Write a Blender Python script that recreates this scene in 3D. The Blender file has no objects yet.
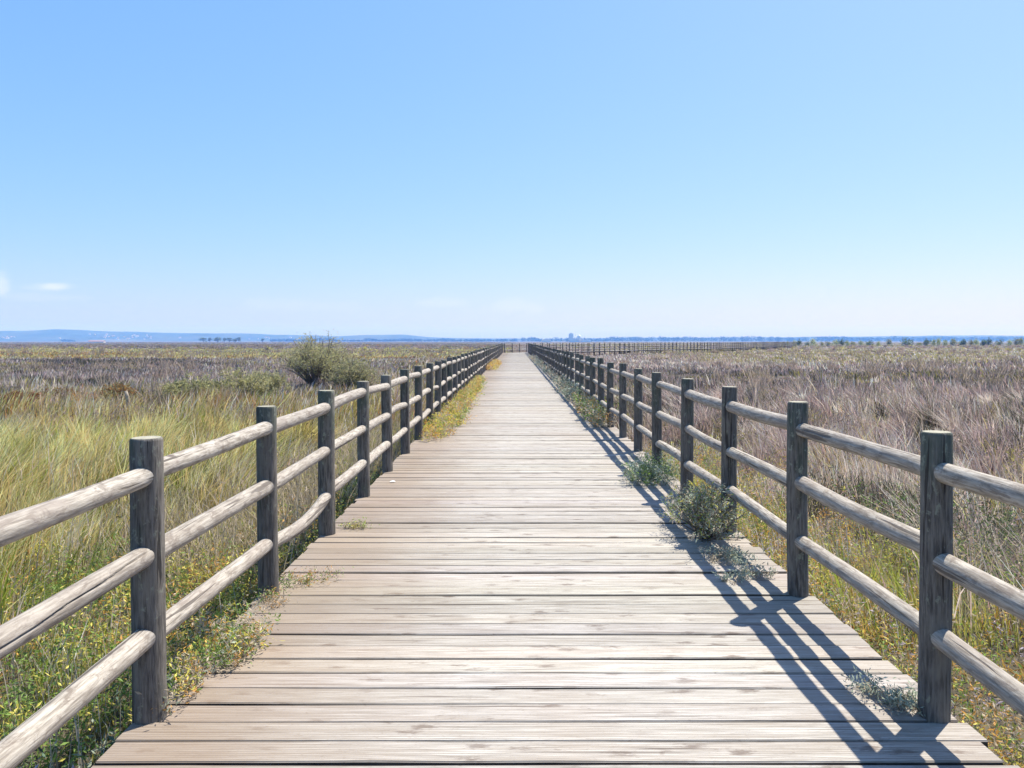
import bpy, math, random
import numpy as np
from mathutils import Vector, Matrix, Quaternion

random.seed(7)
rng = np.random.default_rng(11)
SC = bpy.context.scene
COL = SC.collection

# ------------------------------------------------------------------ camera
FPX, EYE, HORIZON, VPX = 770.0, 1.58, 340.3, 514.5
cam = bpy.data.cameras.new('camera')
cam.sensor_width = 36.0
cam.lens = FPX / 1024 * 36.0
PITCH = math.radians(1.6)
cam.shift_y = -((384 - HORIZON) - FPX * math.tan(PITCH)) / 1024
cam.shift_x = -(VPX - 512) / 1024
cam.clip_start, cam.clip_end = 0.05, 30000
camo = bpy.data.objects.new('camera', cam)
COL.objects.link(camo)
camo.location = (0, 0, EYE)
camo.rotation_euler = (math.pi / 2 - PITCH, 0, 0)
SC.camera = camo

# ------------------------------------------------------------------ sky and sun
SUN_EL, SUN_AZ = math.radians(59.5), math.radians(44.5)      # azimuth from +Y towards +X
w = bpy.data.worlds.new('World')
SC.world = w
w.use_nodes = True
nt = w.node_tree
nt.nodes.clear()
sky = nt.nodes.new('ShaderNodeTexSky')
sky.sky_type = 'NISHITA'
sky.sun_disc = False
sky.sun_elevation = SUN_EL
sky.sun_rotation = SUN_AZ
sky.altitude = 0
sky.air_density = 1.0
sky.dust_density = 1.0
sky.ozone_density = 9.0
bg = nt.nodes.new('ShaderNodeBackground')
bg.inputs['Strength'].default_value = 0.124
out = nt.nodes.new('ShaderNodeOutputWorld')


def world_clouds():
    """small fair-weather clouds low over the horizon, by direction in the sky"""
    tc = nt.nodes.new('ShaderNodeTexCoord')
    noi = nt.nodes.new('ShaderNodeTexNoise')
    noi.inputs['Scale'].default_value = 26.0
    noi.inputs['Detail'].default_value = 5.0
    mp = nt.nodes.new('ShaderNodeMapping')
    mp.inputs['Scale'].default_value = (1, 1, 2.6)
    nt.links.new(tc.outputs['Generated'], mp.inputs['Vector'])
    nt.links.new(mp.outputs['Vector'], noi.inputs['Vector'])
    prev = None
    for (px, py, rx, ry, amt) in ((54, 287, 20, 5, 0.5), (0, 285, 8, 10, 0.35), (38, 297, 36, 4, 0.1),
                                  (300, 305, 60, 6, .08), (445, 303, 26, 5, 0.13), (515, 306, 30, 7, 0.15)):
        d = Vector(((px - VPX) / FPX, 1, (HORIZON - py) / FPX))
        d.normalize()
        sub = nt.nodes.new('ShaderNodeVectorMath'); sub.operation = 'SUBTRACT'
        nt.links.new(tc.outputs['Generated'], sub.inputs[0]); sub.inputs[1].default_value = d
        mul = nt.nodes.new('ShaderNodeVectorMath'); mul.operation = 'MULTIPLY'
        nt.links.new(sub.outputs[0], mul.inputs[0]); mul.inputs[1].default_value = (FPX / rx, FPX / rx, FPX / ry)
        ln = nt.nodes.new('ShaderNodeVectorMath'); ln.operation = 'LENGTH'
        nt.links.new(mul.outputs[0], ln.inputs[0])
        a = nt.nodes.new('ShaderNodeMath'); a.operation = 'MULTIPLY_ADD'     # noise*2.2 - 0.1
        nt.links.new(noi.outputs['Fac'], a.inputs[0]); a.inputs[1].default_value = 2.4; a.inputs[2].default_value = -0.25
        b = nt.nodes.new('ShaderNodeMath'); b.operation = 'SUBTRACT'
        nt.links.new(a.outputs[0], b.inputs[0]); nt.links.new(ln.outputs['Value'], b.inputs[1])
        c = nt.nodes.new('ShaderNodeMapRange'); c.interpolation_type = 'SMOOTHSTEP'
        c.inputs['From Min'].default_value = -0.35; c.inputs['From Max'].default_value = 0.6
        c.inputs['To Max'].default_value = amt
        nt.links.new(b.outputs[0], c.inputs['Value'])
        if prev is None:
            prev = c.outputs[0]
        else:
            m = nt.nodes.new('ShaderNodeMath'); m.operation = 'MAXIMUM'
            nt.links.new(prev, m.inputs[0]); nt.links.new(c.outputs[0], m.inputs[1])
            prev = m.outputs[0]
    return prev


mixc = nt.nodes.new('ShaderNodeMix')
mixc.data_type = 'RGBA'
nt.links.new(world_clouds(), mixc.inputs['Factor'])
wb = nt.nodes.new('ShaderNodeVectorMath')
wb.operation = 'MULTIPLY'
wb.inputs[1].default_value = (0.80, 1.20, 1.63)
sep = nt.nodes.new('ShaderNodeSeparateColor')
com = nt.nodes.new('ShaderNodeCombineColor')
nt.links.new(sky.outputs['Color'], sep.inputs['Color'])
for ch_, ex_ in zip(('Red', 'Green', 'Blue'), (0.9, 0.6, 0.6)):       # the camera's tone response to the sky
    pw = nt.nodes.new('ShaderNodeMath')
    pw.operation = 'POWER'
    pw.inputs[1].default_value = ex_
    nt.links.new(sep.outputs[ch_], pw.inputs[0])
    nt.links.new(pw.outputs[0], com.inputs[ch_])
nt.links.new(com.outputs['Color'], wb.inputs[0])
nt.links.new(wb.outputs[0], mixc.inputs[6])
mixc.inputs[7].default_value = (4.0, 4.1, 4.5, 1)
nt.links.new(mixc.outputs[2], bg.inputs['Color'])
nt.links.new(bg.outputs['Background'], out.inputs['Surface'])

SUN_DIR = Vector((math.sin(SUN_AZ) * math.cos(SUN_EL), math.cos(SUN_AZ) * math.cos(SUN_EL), math.sin(SUN_EL)))
sl = bpy.data.lights.new('sun', 'SUN')
sl.energy = 4.4
sl.angle = math.radians(0.53)
sl.color = (1.0, 0.945, 0.85)
slo = bpy.data.objects.new('sun', sl)
COL.objects.link(slo)
slo.rotation_euler = (-SUN_DIR).to_track_quat('-Z', 'Y').to_euler()
slo.location = (20, 20, 60)

vs = SC.view_settings
vs.view_transform = 'Standard'
vs.look = 'None'
vs.gamma = 1.0
vs.use_curve_mapping = False
vs.exposure = 1.08
SC.render.engine = 'CYCLES'
cy = SC.cycles
cy.max_bounces = 6
cy.diffuse_bounces = 3
cy.glossy_bounces = 2
cy.transmission_bounces = 3
cy.volume_bounces = 0
cy.use_denoising = True
cy.caustics_reflective = False
cy.caustics_refractive = False


# ------------------------------------------------------------------ helpers
def sstep(a, b, x):
    t = np.clip((np.asarray(x, float) - a) / (b - a), 0, 1)
    return t * t * (3 - 2 * t)


def vnoise(x, y, seed=0):
    x = np.asarray(x, float); y = np.asarray(y, float)
    xi = np.floor(x).astype(np.int64); yi = np.floor(y).astype(np.int64)
    fx = x - xi; fy = y - yi
    fx = fx * fx * (3 - 2 * fx); fy = fy * fy * (3 - 2 * fy)

    def h(a, b):
        n = (a * 374761393 + b * 668265263 + seed * 974634877) & 0xFFFFFFFF
        n = ((n ^ (n >> 13)) * 1274126177) & 0xFFFFFFFF
        n = n ^ (n >> 16)
        return (n & 0xFFFF) / 65535.0
    return (h(xi, yi) * (1 - fx) + h(xi + 1, yi) * fx) * (1 - fy) + (h(xi, yi + 1) * (1 - fx) + h(xi + 1, yi + 1) * fx) * fy


def fbm(x, y, s, seed=0, octv=3):
    v = 0; a = 0.5; tot = 0
    for o in range(octv):
        v = v + a * vnoise(np.asarray(x) / s, np.asarray(y) / s, seed + o * 17)
        tot += a; a *= 0.5; s *= 0.47
    return v / tot


def ground_z(y):
    return -0.45 - 0.0015 * np.clip(y, 0, 2500)


class Geo:
    """collects faces; build() links them as ONE mesh object"""
    def __init__(self):
        self.v = []; self.loops = []; self.tot = []; self.c = []; self.mi = []; self.n = 0; self.crack = []

    def add(self, v, faces_list, c, mi=0):
        v = np.asarray(v, np.float32).reshape(-1, 3)
        for f in faces_list:
            f = np.asarray(f, np.int32)
            self.loops.append((f + self.n).ravel())
            self.tot.append(np.full(len(f), f.shape[1], np.int32))
            self.mi.append(np.full(len(f), mi, np.int32))
        c = np.asarray(c, np.float32)
        if c.ndim == 1:
            c = np.tile(c, (len(v), 1))
        self.v.append(v); self.c.append(c); self.n += len(v)

    def mesh(self, name, mats, smooth=False):
        me = bpy.data.meshes.new(name)
        v = np.concatenate(self.v); L = np.concatenate(self.loops); T = np.concatenate(self.tot)
        me.vertices.add(len(v)); me.vertices.foreach_set('co', v.ravel())
        me.loops.add(len(L)); me.loops.foreach_set('vertex_index', L)
        me.polygons.add(len(T))
        st = np.zeros(len(T), np.int32); st[1:] = np.cumsum(T)[:-1]
        me.polygons.foreach_set('loop_start', st)
        me.polygons.foreach_set('material_index', np.concatenate(self.mi))
        me.polygons.foreach_set('use_smooth', np.full(len(T), bool(smooth)))
        a = me.attributes.new('tint', 'FLOAT_COLOR', 'POINT')
        c = np.concatenate(self.c)
        a.data.foreach_set('color', np.concatenate([c, np.ones((len(c), 1), np.float32)], 1).ravel())
        me.update(calc_edges=True)
        for m in (mats if isinstance(mats, (list, tuple)) else [mats]):
            me.materials.append(m)
        return me

    def build(self, name, mats, parent=None, smooth=False, loc=(0, 0, 0)):
        o = bpy.data.objects.new(name, self.mesh(name, mats, smooth))
        COL.objects.link(o)
        o.location = loc
        if parent is not None:
            o.parent = parent
        return o

    # -- shapes
    def blades(self, P, h, wd, az, lean, leanaz, curve, col, rnd=None):
        N = len(P)
        if N == 0:
            return
        side = np.stack([np.cos(az), np.sin(az), np.zeros(N)], 1)
        lv = np.stack([np.cos(leanaz), np.sin(leanaz), np.zeros(N)], 1)
        V = np.zeros((N, 5, 3), np.float32)
        up = np.sqrt(np.clip(1 - (lean * .8) ** 2, 0.15, 1))
        for k, (t, ws) in enumerate(((0, 1.0), (0.55, 0.8), (1, 0))):
            c = P + lv * (lean * h * t ** curve)[:, None]
            c = c + np.array([0, 0, 1.0]) * (h * t * up)[:, None]
            if ws > 0:
                V[:, 2 * k] = c - side * (wd * ws * .5)[:, None]
                V[:, 2 * k + 1] = c + side * (wd * ws * .5)[:, None]
            else:
                V[:, 4] = c
        b = (np.arange(N) * 5)[:, None]
        self.add(V, [b + np.array([[0, 1, 3, 2]]), b + np.array([[2, 3, 4]])], np.repeat(col, 5, 0))

    def leaves(self, P, D, ln, wd, col):
        """pointed leaves: base P, direction D, folded a little along the midrib"""
        N = len(P)
        if N == 0:
            return
        D = D / np.maximum(np.linalg.norm(D, axis=1, keepdims=True), 1e-6)
        R = rng.normal(size=(N, 3))
        S = np.cross(D, R); S /= np.maximum(np.linalg.norm(S, axis=1, keepdims=True), 1e-6)
        Nn = np.cross(S, D)
        V = np.zeros((N, 4, 3), np.float32)
        m = P + D * (ln * .5)[:, None]
        V[:, 0] = P
        V[:, 1] = m + S * (wd * .5)[:, None] + Nn * (wd * .15)[:, None]
        V[:, 2] = P + D * ln[:, None]
        V[:, 3] = m - S * (wd * .5)[:, None] + Nn * (wd * .15)[:, None]
        b = (np.arange(N) * 4)[:, None]
        self.add(V, [b + np.array([[0, 1, 2]]), b + np.array([[0, 2, 3]])], np.repeat(col, 4, 0))

    def tube(self, pts, rad, seg=8, col=(.2, .15, .1), cap=True, mi=0, capmi=None):
        pts = np.asarray(pts, float); n = len(pts)
        rad = np.full(n, rad) if np.isscalar(rad) else np.asarray(rad, float)
        t = np.gradient(pts, axis=0); t /= np.linalg.norm(t, axis=1, keepdims=True)
        ref = np.array([0, 0, 1.0]) if abs(t[0][2]) < .8 else np.array([1.0, 0, 0])
        V = []
        for i in range(n):
            a = np.cross(t[i], ref); a /= np.linalg.norm(a); b = np.cross(a, t[i])
            th = np.arange(seg) / seg * 2 * math.pi
            V.append(pts[i] + rad[i] * (np.cos(th)[:, None] * a + np.sin(th)[:, None] * b))
        V = np.concatenate(V)
        i, j = np.meshgrid(np.arange(n - 1), np.arange(seg), indexing='ij')
        i = i.ravel(); j = j.ravel(); k = (j + 1) % seg
        F = np.stack([i * seg + j, i * seg + k, (i + 1) * seg + k, (i + 1) * seg + j], 1)[:, ::-1]
        self.add(V, [F], col, mi)
        if cap:
            base = self.n - len(V)
            cm = mi if capmi is None else capmi
            for ring, flip in ((0, False), (n - 1, True)):
                f = np.arange(seg) + ring * seg
                if flip:
                    f = f[::-1]
                self.loops.append((f[::-1] if False else f).astype(np.int32) + base)
                self.tot.append(np.array([seg], np.int32)); self.mi.append(np.array([cm], np.int32))

    def box(self, x0, x1, y0, y1, z0, z1, col=(.3, .3, .3), mi=0):
        v = [(x, y, z) for z in (z0, z1) for y in (y0, y1) for x in (x0, x1)]
        f = [(0, 2, 3, 1), (4, 5, 7, 6), (0, 1, 5, 4), (2, 6, 7, 3), (0, 4, 6, 2), (1, 3, 7, 5)]
        self.add(v, [f], col, mi)


def tag(o, label=None, cat=None, group=None, kind=None):
    if label: o['label'] = label
    if cat: o['category'] = cat
    if group: o['group'] = group
    if kind: o['kind'] = kind
    return o


def empty(name, loc):
    o = bpy.data.objects.new(name, None)
    o.empty_display_size = .2
    COL.objects.link(o)
    o.location = loc
    return o


# ------------------------------------------------------------------ materials
def new_mat(name):
    m = bpy.data.materials.new(name)
    m.use_nodes = True
    t = m.node_tree
    t.nodes.clear()
    o = t.nodes.new('ShaderNodeOutputMaterial')
    p = t.nodes.new('ShaderNodeBsdfPrincipled')
    p.inputs['Roughness'].default_value = .8
    p.inputs['Specular IOR Level'].default_value = .25
    t.links.new(p.outputs[0], o.inputs[0])
    return m, t, p, o


def N(t, typ, **kw):
    n = t.nodes.new(typ)
    for k, v in kw.items():
        if k.startswith('i_'):
            n.inputs[k[2:]].default_value = v
        else:
            setattr(n, k, v)
    return n


def mixrgb(t, fac, a, b, blend='MIX'):
    m = t.nodes.new('ShaderNodeMix'); m.data_type = 'RGBA'; m.blend_type = blend
    for sock, val in ((m.inputs['Factor'], fac), (m.inputs[6], a), (m.inputs[7], b)):
        if hasattr(val, 'is_linked'):
            t.links.new(val, sock)
        else:
            sock.default_value = (*val, 1) if isinstance(val, tuple) else val
    return m.outputs[2]


def ramp(t, val, a, b, lo=0.0, hi=1.0):
    r = N(t, 'ShaderNodeMapRange', interpolation_type='SMOOTHSTEP')
    r.inputs['From Min'].default_value = a; r.inputs['From Max'].default_value = b
    r.inputs['To Min'].default_value = lo; r.inputs['To Max'].default_value = hi
    t.links.new(val, r.inputs['Value'])
    return r.outputs[0]


def math_(t, op, a, b=None):
    n = N(t, 'ShaderNodeMath', operation=op)
    for k, v in enumerate((a, b)):
        if v is None: continue
        if hasattr(v, 'is_linked'): t.links.new(v, n.inputs[k])
        else: n.inputs[k].default_value = v
    return n.outputs[0]


def coords(t, scale=(1, 1, 1), randomise=True, kind='Object'):
    tc = N(t, 'ShaderNodeTexCoord')
    v = tc.outputs[kind]
    if randomise:
        oi = N(t, 'ShaderNodeObjectInfo')
        k = math_(t, 'MULTIPLY', oi.outputs['Random'], 71.0)
        c = N(t, 'ShaderNodeCombineXYZ')
        for i in range(3): t.links.new(k, c.inputs[i])
        a = N(t, 'ShaderNodeVectorMath', operation='ADD')
        t.links.new(v, a.inputs[0]); t.links.new(c.outputs[0], a.inputs[1]); v = a.outputs[0]
    m = N(t, 'ShaderNodeMapping'); m.inputs['Scale'].default_value = scale
    t.links.new(v, m.inputs['Vector'])
    return m.outputs[0]


def noise(t, vec, scale, detail=4, rough=.55, dist=0):
    n = N(t, 'ShaderNodeTexNoise')
    n.inputs['Scale'].default_value = scale; n.inputs['Detail'].default_value = detail
    n.inputs['Roughness'].default_value = rough; n.inputs['Distortion'].default_value = dist
    t.links.new(vec, n.inputs['Vector'])
    return n.outputs['Fac']


def bump(t, p, h, strength, dist):
    b = N(t, 'ShaderNodeBump'); b.inputs['Strength'].default_value = strength; b.inputs['Distance'].default_value = dist
    t.links.new(h, b.inputs['Height']); t.links.new(b.outputs[0], p.inputs['Normal'])


def foliage_mat(name, trans=.35):
    m, t, p, o = new_mat(name)
    at = N(t, 'ShaderNodeAttribute', attribute_name='tint')
    t.links.new(at.outputs['Color'], p.inputs['Base Color'])
    p.inputs['Roughness'].default_value = .6
    tr = N(t, 'ShaderNodeBsdfTranslucent')
    t.links.new(at.outputs['Color'], tr.inputs['Color'])
    mx = N(t, 'ShaderNodeMixShader'); mx.inputs[0].default_value = trans
    t.links.new(p.outputs[0], mx.inputs[1]); t.links.new(tr.outputs[0], mx.inputs[2])
    t.links.new(mx.outputs[0], o.inputs[0])
    return m


def tint_mat(name, rough=.85):
    m, t, p, o = new_mat(name)
    at = N(t, 'ShaderNodeAttribute', attribute_name='tint')
    v = coords(t, (1, 1, 1), True)
    n = noise(t, v, 14, 4)
    c = mixrgb(t, ramp(t, n, .3, .7, 0, .5), at.outputs['Color'], (.05, .045, .04), 'MIX')
    t.links.new(c, p.inputs['Base Color'])
    p.inputs['Roughness'].default_value = rough
    return m


def post_mat():
    m, t, p, o = new_mat('weathered_post_wood')
    v = coords(t, (1, 1, .09))
    v1 = coords(t, (1, 1, .45))
    fine = noise(t, v, 90, 5, .65)
    mid = noise(t, v1, 9, 4, .6)
    c = mixrgb(t, ramp(t, fine, .31, .68), (.050, .044, .038), (.185, .168, .143))
    c = mixrgb(t, ramp(t, mid, .45, .7, 0, .6), c, (.225, .205, .17))
    # green algae in patches
    alg = noise(t, coords(t, (1, 1, .5)), 5, 4, .6)
    tc = N(t, 'ShaderNodeTexCoord'); sp = N(t, 'ShaderNodeSeparateXYZ')
    t.links.new(tc.outputs['Object'], sp.inputs[0])
    hz = ramp(t, sp.outputs['Z'], .1, 1.2, 0.0, .17)
    f = ramp(t, math_(t, 'ADD', alg, hz), .6, .78, 0, .65)
    c = mixrgb(t, f, c, (.065, .09, .062))
    lich = noise(t, coords(t, (1, 1, .7)), 26, 5, .7, .3)
    c = mixrgb(t, ramp(t, math_(t, 'ADD', lich, math_(t, 'MULTIPLY', hz, .35)), .60, .70, 0, .7), c, (.27, .285, .215))
    # drying cracks
    ck = noise(t, coords(t, (1, 1, .04)), 34, 3, .5, .6)
    ckm = ramp(t, ck, .34, .38, 1, 0)
    c = mixrgb(t, math_(t, 'MULTIPLY', ckm, .85), c, (.02, .017, .014))
    # knots
    vo = N(t, 'ShaderNodeTexVoronoi'); vo.inputs['Scale'].default_value = 7.5
    t.links.new(v1, vo.inputs['Vector'])
    c = mixrgb(t, ramp(t, vo.outputs['Distance'], .05, .16, .75, 0), c, (.035, .025, .02))
    oi = N(t, 'ShaderNodeObjectInfo')
    c = mixrgb(t, math_(t, 'MULTIPLY', oi.outputs['Random'], .35), c, (.085, .076, .070))
    t.links.new(c, p.inputs['Base Color'])
    p.inputs['Roughness'].default_value = .85
    hh = math_(t, 'SUBTRACT', fine, math_(t, 'MULTIPLY', ckm, .8))
    bump(t, p, hh, .7, .006)
    return m


def endgrain_mat():
    m, t, p, o = new_mat('post_end_grain')
    v = coords(t, (1, 1, 1))
    tc = N(t, 'ShaderNodeTexCoord')
    wv = N(t, 'ShaderNodeTexWave', wave_type='RINGS', rings_direction='Z')
    wv.inputs['Scale'].default_value = 28; wv.inputs['Distortion'].default_value = 3
    t.links.new(tc.outputs['Object'], wv.inputs['Vector'])
    n = noise(t, v, 30, 4)
    c = mixrgb(t, wv.outputs['Fac'], (.27, .25, .18), (.38, .35, .27))
    c = mixrgb(t, ramp(t, n, .4, .7, 0, .6), c, (.17, .18, .13))
    t.links.new(c, p.inputs['Base Color'])
    bump(t, p, n, .4, .004)
    return m


def rail_mat():
    m, t, p, o = new_mat('weathered_rail_wood')
    v = coords(t, (1, .07, 1))
    fine = noise(t, v, 95, 5, .65)
    c = mixrgb(t, ramp(t, fine, .31, .67), (.195, .168, .135), (.46, .42, .355))
    # remnants of bark and dirt
    pt = noise(t, coords(t, (1, .40, 1)), 21, 7, .72, .6)
    c = mixrgb(t, ramp(t, pt, .50, .64, 0, .7), c, (.14, .11, .085))
    pt2 = noise(t, coords(t, (1, .5, 1)), 5.5, 4, .6)
    c = mixrgb(t, ramp(t, pt2, .5, .68, 0, .55), c, (.25, .21, .178))
    ck = noise(t, coords(t, (1, .03, 1)), 30, 3, .5, .5)
    ckm = ramp(t, ck, .33, .37, 1, 0)
    c = mixrgb(t, math_(t, 'MULTIPLY', ckm, .8), c, (.05, .04, .032))
    vo = N(t, 'ShaderNodeTexVoronoi'); vo.inputs['Scale'].default_value = 6.5
    t.links.new(coords(t, (1, .55, 1)), vo.inputs['Vector'])
    c = mixrgb(t, ramp(t, vo.outputs['Distance'], .04, .15, .8, 0), c, (.07, .05, .038))
    at = N(t, 'ShaderNodeAttribute', attribute_name='tint')
    c = mixrgb(t, 1.0, c, at.outputs['Color'], 'MULTIPLY')
    oi = N(t, 'ShaderNodeObjectInfo')
    c = mixrgb(t, math_(t, 'MULTIPLY', oi.outputs['Random'], .3), c, (.18, .155, .135))
    t.links.new(c, p.inputs['Base Color'])
    p.inputs['Roughness'].default_value = .8
    hh = math_(t, 'SUBTRACT', math_(t, 'ADD', fine, math_(t, 'MULTIPLY', pt, .7)), math_(t, 'MULTIPLY', ckm, .9))
    bump(t, p, hh, .6, .006)
    return m


def deck_mat():
    m, t, p, o = new_mat('bleached_deck_boards')
    at = N(t, 'ShaderNodeAttribute', attribute_name='tint')     # per-board tone, along/across axes in u,v
    uvx = N(t, 'ShaderNodeAttribute', attribute_name='board')   # x along the board, y across it, z board number
    s = N(t, 'ShaderNodeSeparateXYZ'); t.links.new(uvx.outputs['Vector'], s.inputs[0])

    def vec(sx, sy, off=0.0):
        c = N(t, 'ShaderNodeCombineXYZ')
        t.links.new(math_(t, 'MULTIPLY', s.outputs['X'], sx), c.inputs[0])
        t.links.new(math_(t, 'MULTIPLY', s.outputs['Y'], sy), c.inputs[1])
        t.links.new(math_(t, 'ADD', math_(t, 'MULTIPLY', s.outputs['Z'], 3.71), off), c.inputs[2])
        return c.outputs[0]
    grain = noise(t, vec(3.2, 150), 1.0, 6, .72)
    band = noise(t, vec(1.3, 22, 40), 1.0, 4, .6)
    c = mixrgb(t, ramp(t, grain, .31, .68), (.225, .202, .172), (.505, .478, .432))
    c = mixrgb(t, ramp(t, band, .42, .72, 0, .6), c, (.26, .222, .18))
    # dark resin knots and weather marks, stretched along the board
    vo = N(t, 'ShaderNodeTexVoronoi'); vo.inputs['Scale'].default_value = 1.0
    t.links.new(vec(4.2, 11, 3), vo.inputs['Vector'])
    kn = noise(t, vec(17, 60, 9), 1.0, 4, .7)
    k = math_(t, 'ADD', vo.outputs['Distance'], math_(t, 'MULTIPLY', math_(t, 'SUBTRACT', kn, .5), .95))
    c = mixrgb(t, math_(t, 'MULTIPLY', ramp(t, k, .05, .31, .82, 0), ramp(t, noise(t, vec(.9, 6, 77), 1.0, 2), .35, .6, .35, 1)), c, (.115, .085, .068))
    ckn = noise(t, vec(.9, 62, 21), 1.0, 3, .5, )
    c = mixrgb(t, ramp(t, ckn, .315, .36, .8, 0), c, (.075, .058, .047))
    spk = noise(t, vec(38, 170, 33), 1.0, 3, .6)
    c = mixrgb(t, ramp(t, spk, .60, .72, 0, .55), c, (.14, .11, .088))
    sof = noise(t, vec(5.5, 26, 55), 1.0, 5, .7)
    c = mixrgb(t, ramp(t, sof, .54, .70, 0, .45), c, (.22, .19, .16))
    # brown unworn wood and dirt towards the left side of the walk
    tc = N(t, 'ShaderNodeTexCoord'); so = N(t, 'ShaderNodeSeparateXYZ'); t.links.new(tc.outputs['Object'], so.inputs[0])
    dn = noise(t, coords(t, (1, .6, 1), False), 1.6, 4, .6)
    lx = ramp(t, math_(t, 'ADD', so.outputs['X'], math_(t, 'MULTIPLY', dn, 1.0)), -.95, .45, .74, 0)
    rx = ramp(t, math_(t, 'SUBTRACT', so.outputs['X'], math_(t, 'MULTIPLY', dn, 1.0)), .55, 1.35, 0, .30)
    c = mixrgb(t, math_(t, 'ADD', lx, rx), c, (.21, .155, .11), 'MIX')
    dn2 = noise(t, coords(t, (.8, .5, 1), False), .9, 3, .5)
    c = mixrgb(t, ramp(t, dn2, .45, .75, 0, .35), c, (.32, .265, .215))
    c = mixrgb(t, 1.0, c, at.outputs['Color'], 'MULTIPLY')
    # anti-slip grooves milled along every board
    wv = N(t, 'ShaderNodeMath', operation='SINE')
    t.links.new(math_(t, 'MULTIPLY', s.outputs['Y'], 2 * math.pi / .0135), wv.inputs[0])
    g = ramp(t, wv.outputs[0], -1, -.2, 1, 0)
    c = mixrgb(t, math_(t, 'MULTIPLY', g, .38), c, (.12, .095, .075))
    t.links.new(c, p.inputs['Base Color'])
    p.inputs['Roughness'].default_value = .75
    hh = math_(t, 'SUBTRACT', math_(t, 'MULTIPLY', grain, .6), math_(t, 'MULTIPLY', g, .7))
    bump(t, p, hh, .45, .004)
    return m


def ground_mat():
    m, t, p, o = new_mat('marsh_soil')
    v = coords(t, (1, 1, 1), False)
    n1 = noise(t, v, 1.3, 6, .65)
    n2 = noise(t, coords(t, (.004, .012, 1), False), 1.0, 5, .6)
    n3 = noise(t, coords(t, (.012, .05, 1), False), 1.0, 5, .65)
    c = mixrgb(t, ramp(t, n1, .3, .7), (.045, .038, .025), (.105, .088, .055))
    far = mixrgb(t, ramp(t, n3, .35, .65), (.085, .07, .055), (.15, .135, .065))
    far = mixrgb(t, ramp(t, n2, .4, .6), far, (.09, .08, .05))
    tc = N(t, 'ShaderNodeTexCoord'); so = N(t, 'ShaderNodeSeparateXYZ'); t.links.new(tc.outputs['Object'], so.inputs[0])
    c = mixrgb(t, ramp(t, so.outputs['Y'], 40, 160), c, far)
    t.links.new(c, p.inputs['Base Color'])
    p.inputs['Roughness'].default_value = .95
    bump(t, p, n1, .8, .05)
    return m


def hill_mat():
    m, t, p, o = new_mat('wooded_hillside')
    v = coords(t, (.004, .004, .012), False)
    n1 = noise(t, v, 1.0, 6, .65)
    n2 = noise(t, coords(t, (.0016, .003, .006), False), 1.0, 4, .6)
    c = mixrgb(t, ramp(t, n1, .35, .65), (.018, .028, .016), (.05, .055, .03))
    c = mixrgb(t, ramp(t, n2, .56, .7, 0, .6), c, (.13, .115, .07))
    t.links.new(c, p.inputs['Base Color'])
    p.inputs['Roughness'].default_value = 1
    return m


def plain_mat(name, a, b, scale=3.0, rough=.8):
    m, t, p, o = new_mat(name)
    n = noise(t, coords(t, (1, 1, 1), True), scale, 4)
    t.links.new(mixrgb(t, ramp(t, n, .3, .7), a, b), p.inputs['Base Color'])
    p.inputs['Roughness'].default_value = rough
    return m


M_GRASS = foliage_mat('grass_blades', .38)
M_LEAF = foliage_mat('leaf', .40)
M_CROWN = foliage_mat('tree_leaf', .42)
M_STEM = tint_mat('plant_stem')
M_POST, M_END, M_RAIL = post_mat(), endgrain_mat(), rail_mat()
M_DECK, M_GROUND, M_HILL = deck_mat(), ground_mat(), hill_mat()
M_BEAM = plain_mat('dark_beam_wood', (.035, .03, .025), (.08, .068, .055), 8)
M_WHITE = plain_mat('whitewash', (.72, .70, .66), (.82, .80, .77), .2)
M_TILE = plain_mat('clay_roof', (.30, .16, .11), (.38, .24, .18), .3)
M_GREYB = plain_mat('grey_cladding', (.58, .62, .66), (.66, .70, .74), .1)
M_STAKE = plain_mat('pale_stake_wood', (.22, .18, .13), (.36, .31, .24), 9)
M_PAPER = plain_mat('white_paper', (.75, .75, .74), (.82, .82, .80), 20)

# ------------------------------------------------------------------ ground, hills
g = Geo()
xs = np.concatenate([-np.geomspace(7200, 20, 24), np.linspace(-16, 16, 17), np.geomspace(20, 7200, 24)])
ys = np.concatenate([[-60, -20], np.linspace(-10, 60, 36), np.geomspace(66, 5800, 40)])
X, Y = np.meshgrid(xs, ys)
Z = ground_z(Y) + np.where((Y < 70) & (abs(X) < 20), (fbm(X, Y, 3.0, 3) - .5) * .12, 0)
V = np.stack([X, Y, Z], -1).reshape(-1, 3)
nx = len(xs)
i, j = np.meshgrid(np.arange(len(ys) - 1), np.arange(nx - 1), indexing='ij'); i = i.ravel(); j = j.ravel()
F = np.stack([i * nx + j, i * nx + j + 1, (i + 1) * nx + j + 1, (i + 1) * nx + j], 1)
g.add(V, [F], (.2, .2, .2))
tag(g.build('ground', M_GROUND, smooth=True), 'flat brown soil of the marsh reaching to the horizon', 'ground', kind='structure')

PROF = np.array([(-400, 333), (-200, 331), (0, 331), (30, 330.5), (60, 329.3), (85, 330), (120, 332), (150, 332.4), (180, 333), (230, 333.3),
                 (260, 334), (290, 334.6), (320, 336), (335, 336.4), (350, 335.5), (365, 334.8), (400, 335), (415, 335.8),
                 (430, 337), (470, 338), (520, 338.8), (600, 338.4), (700, 337.4), (800, 336.8), (870, 336.2), (900, 335.8),
                 (1024, 335.8), (1300, 335), (1600, 336)], float)
HY0, HY1, HY2 = 4300.0, 5200.0, 5650.0


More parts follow.
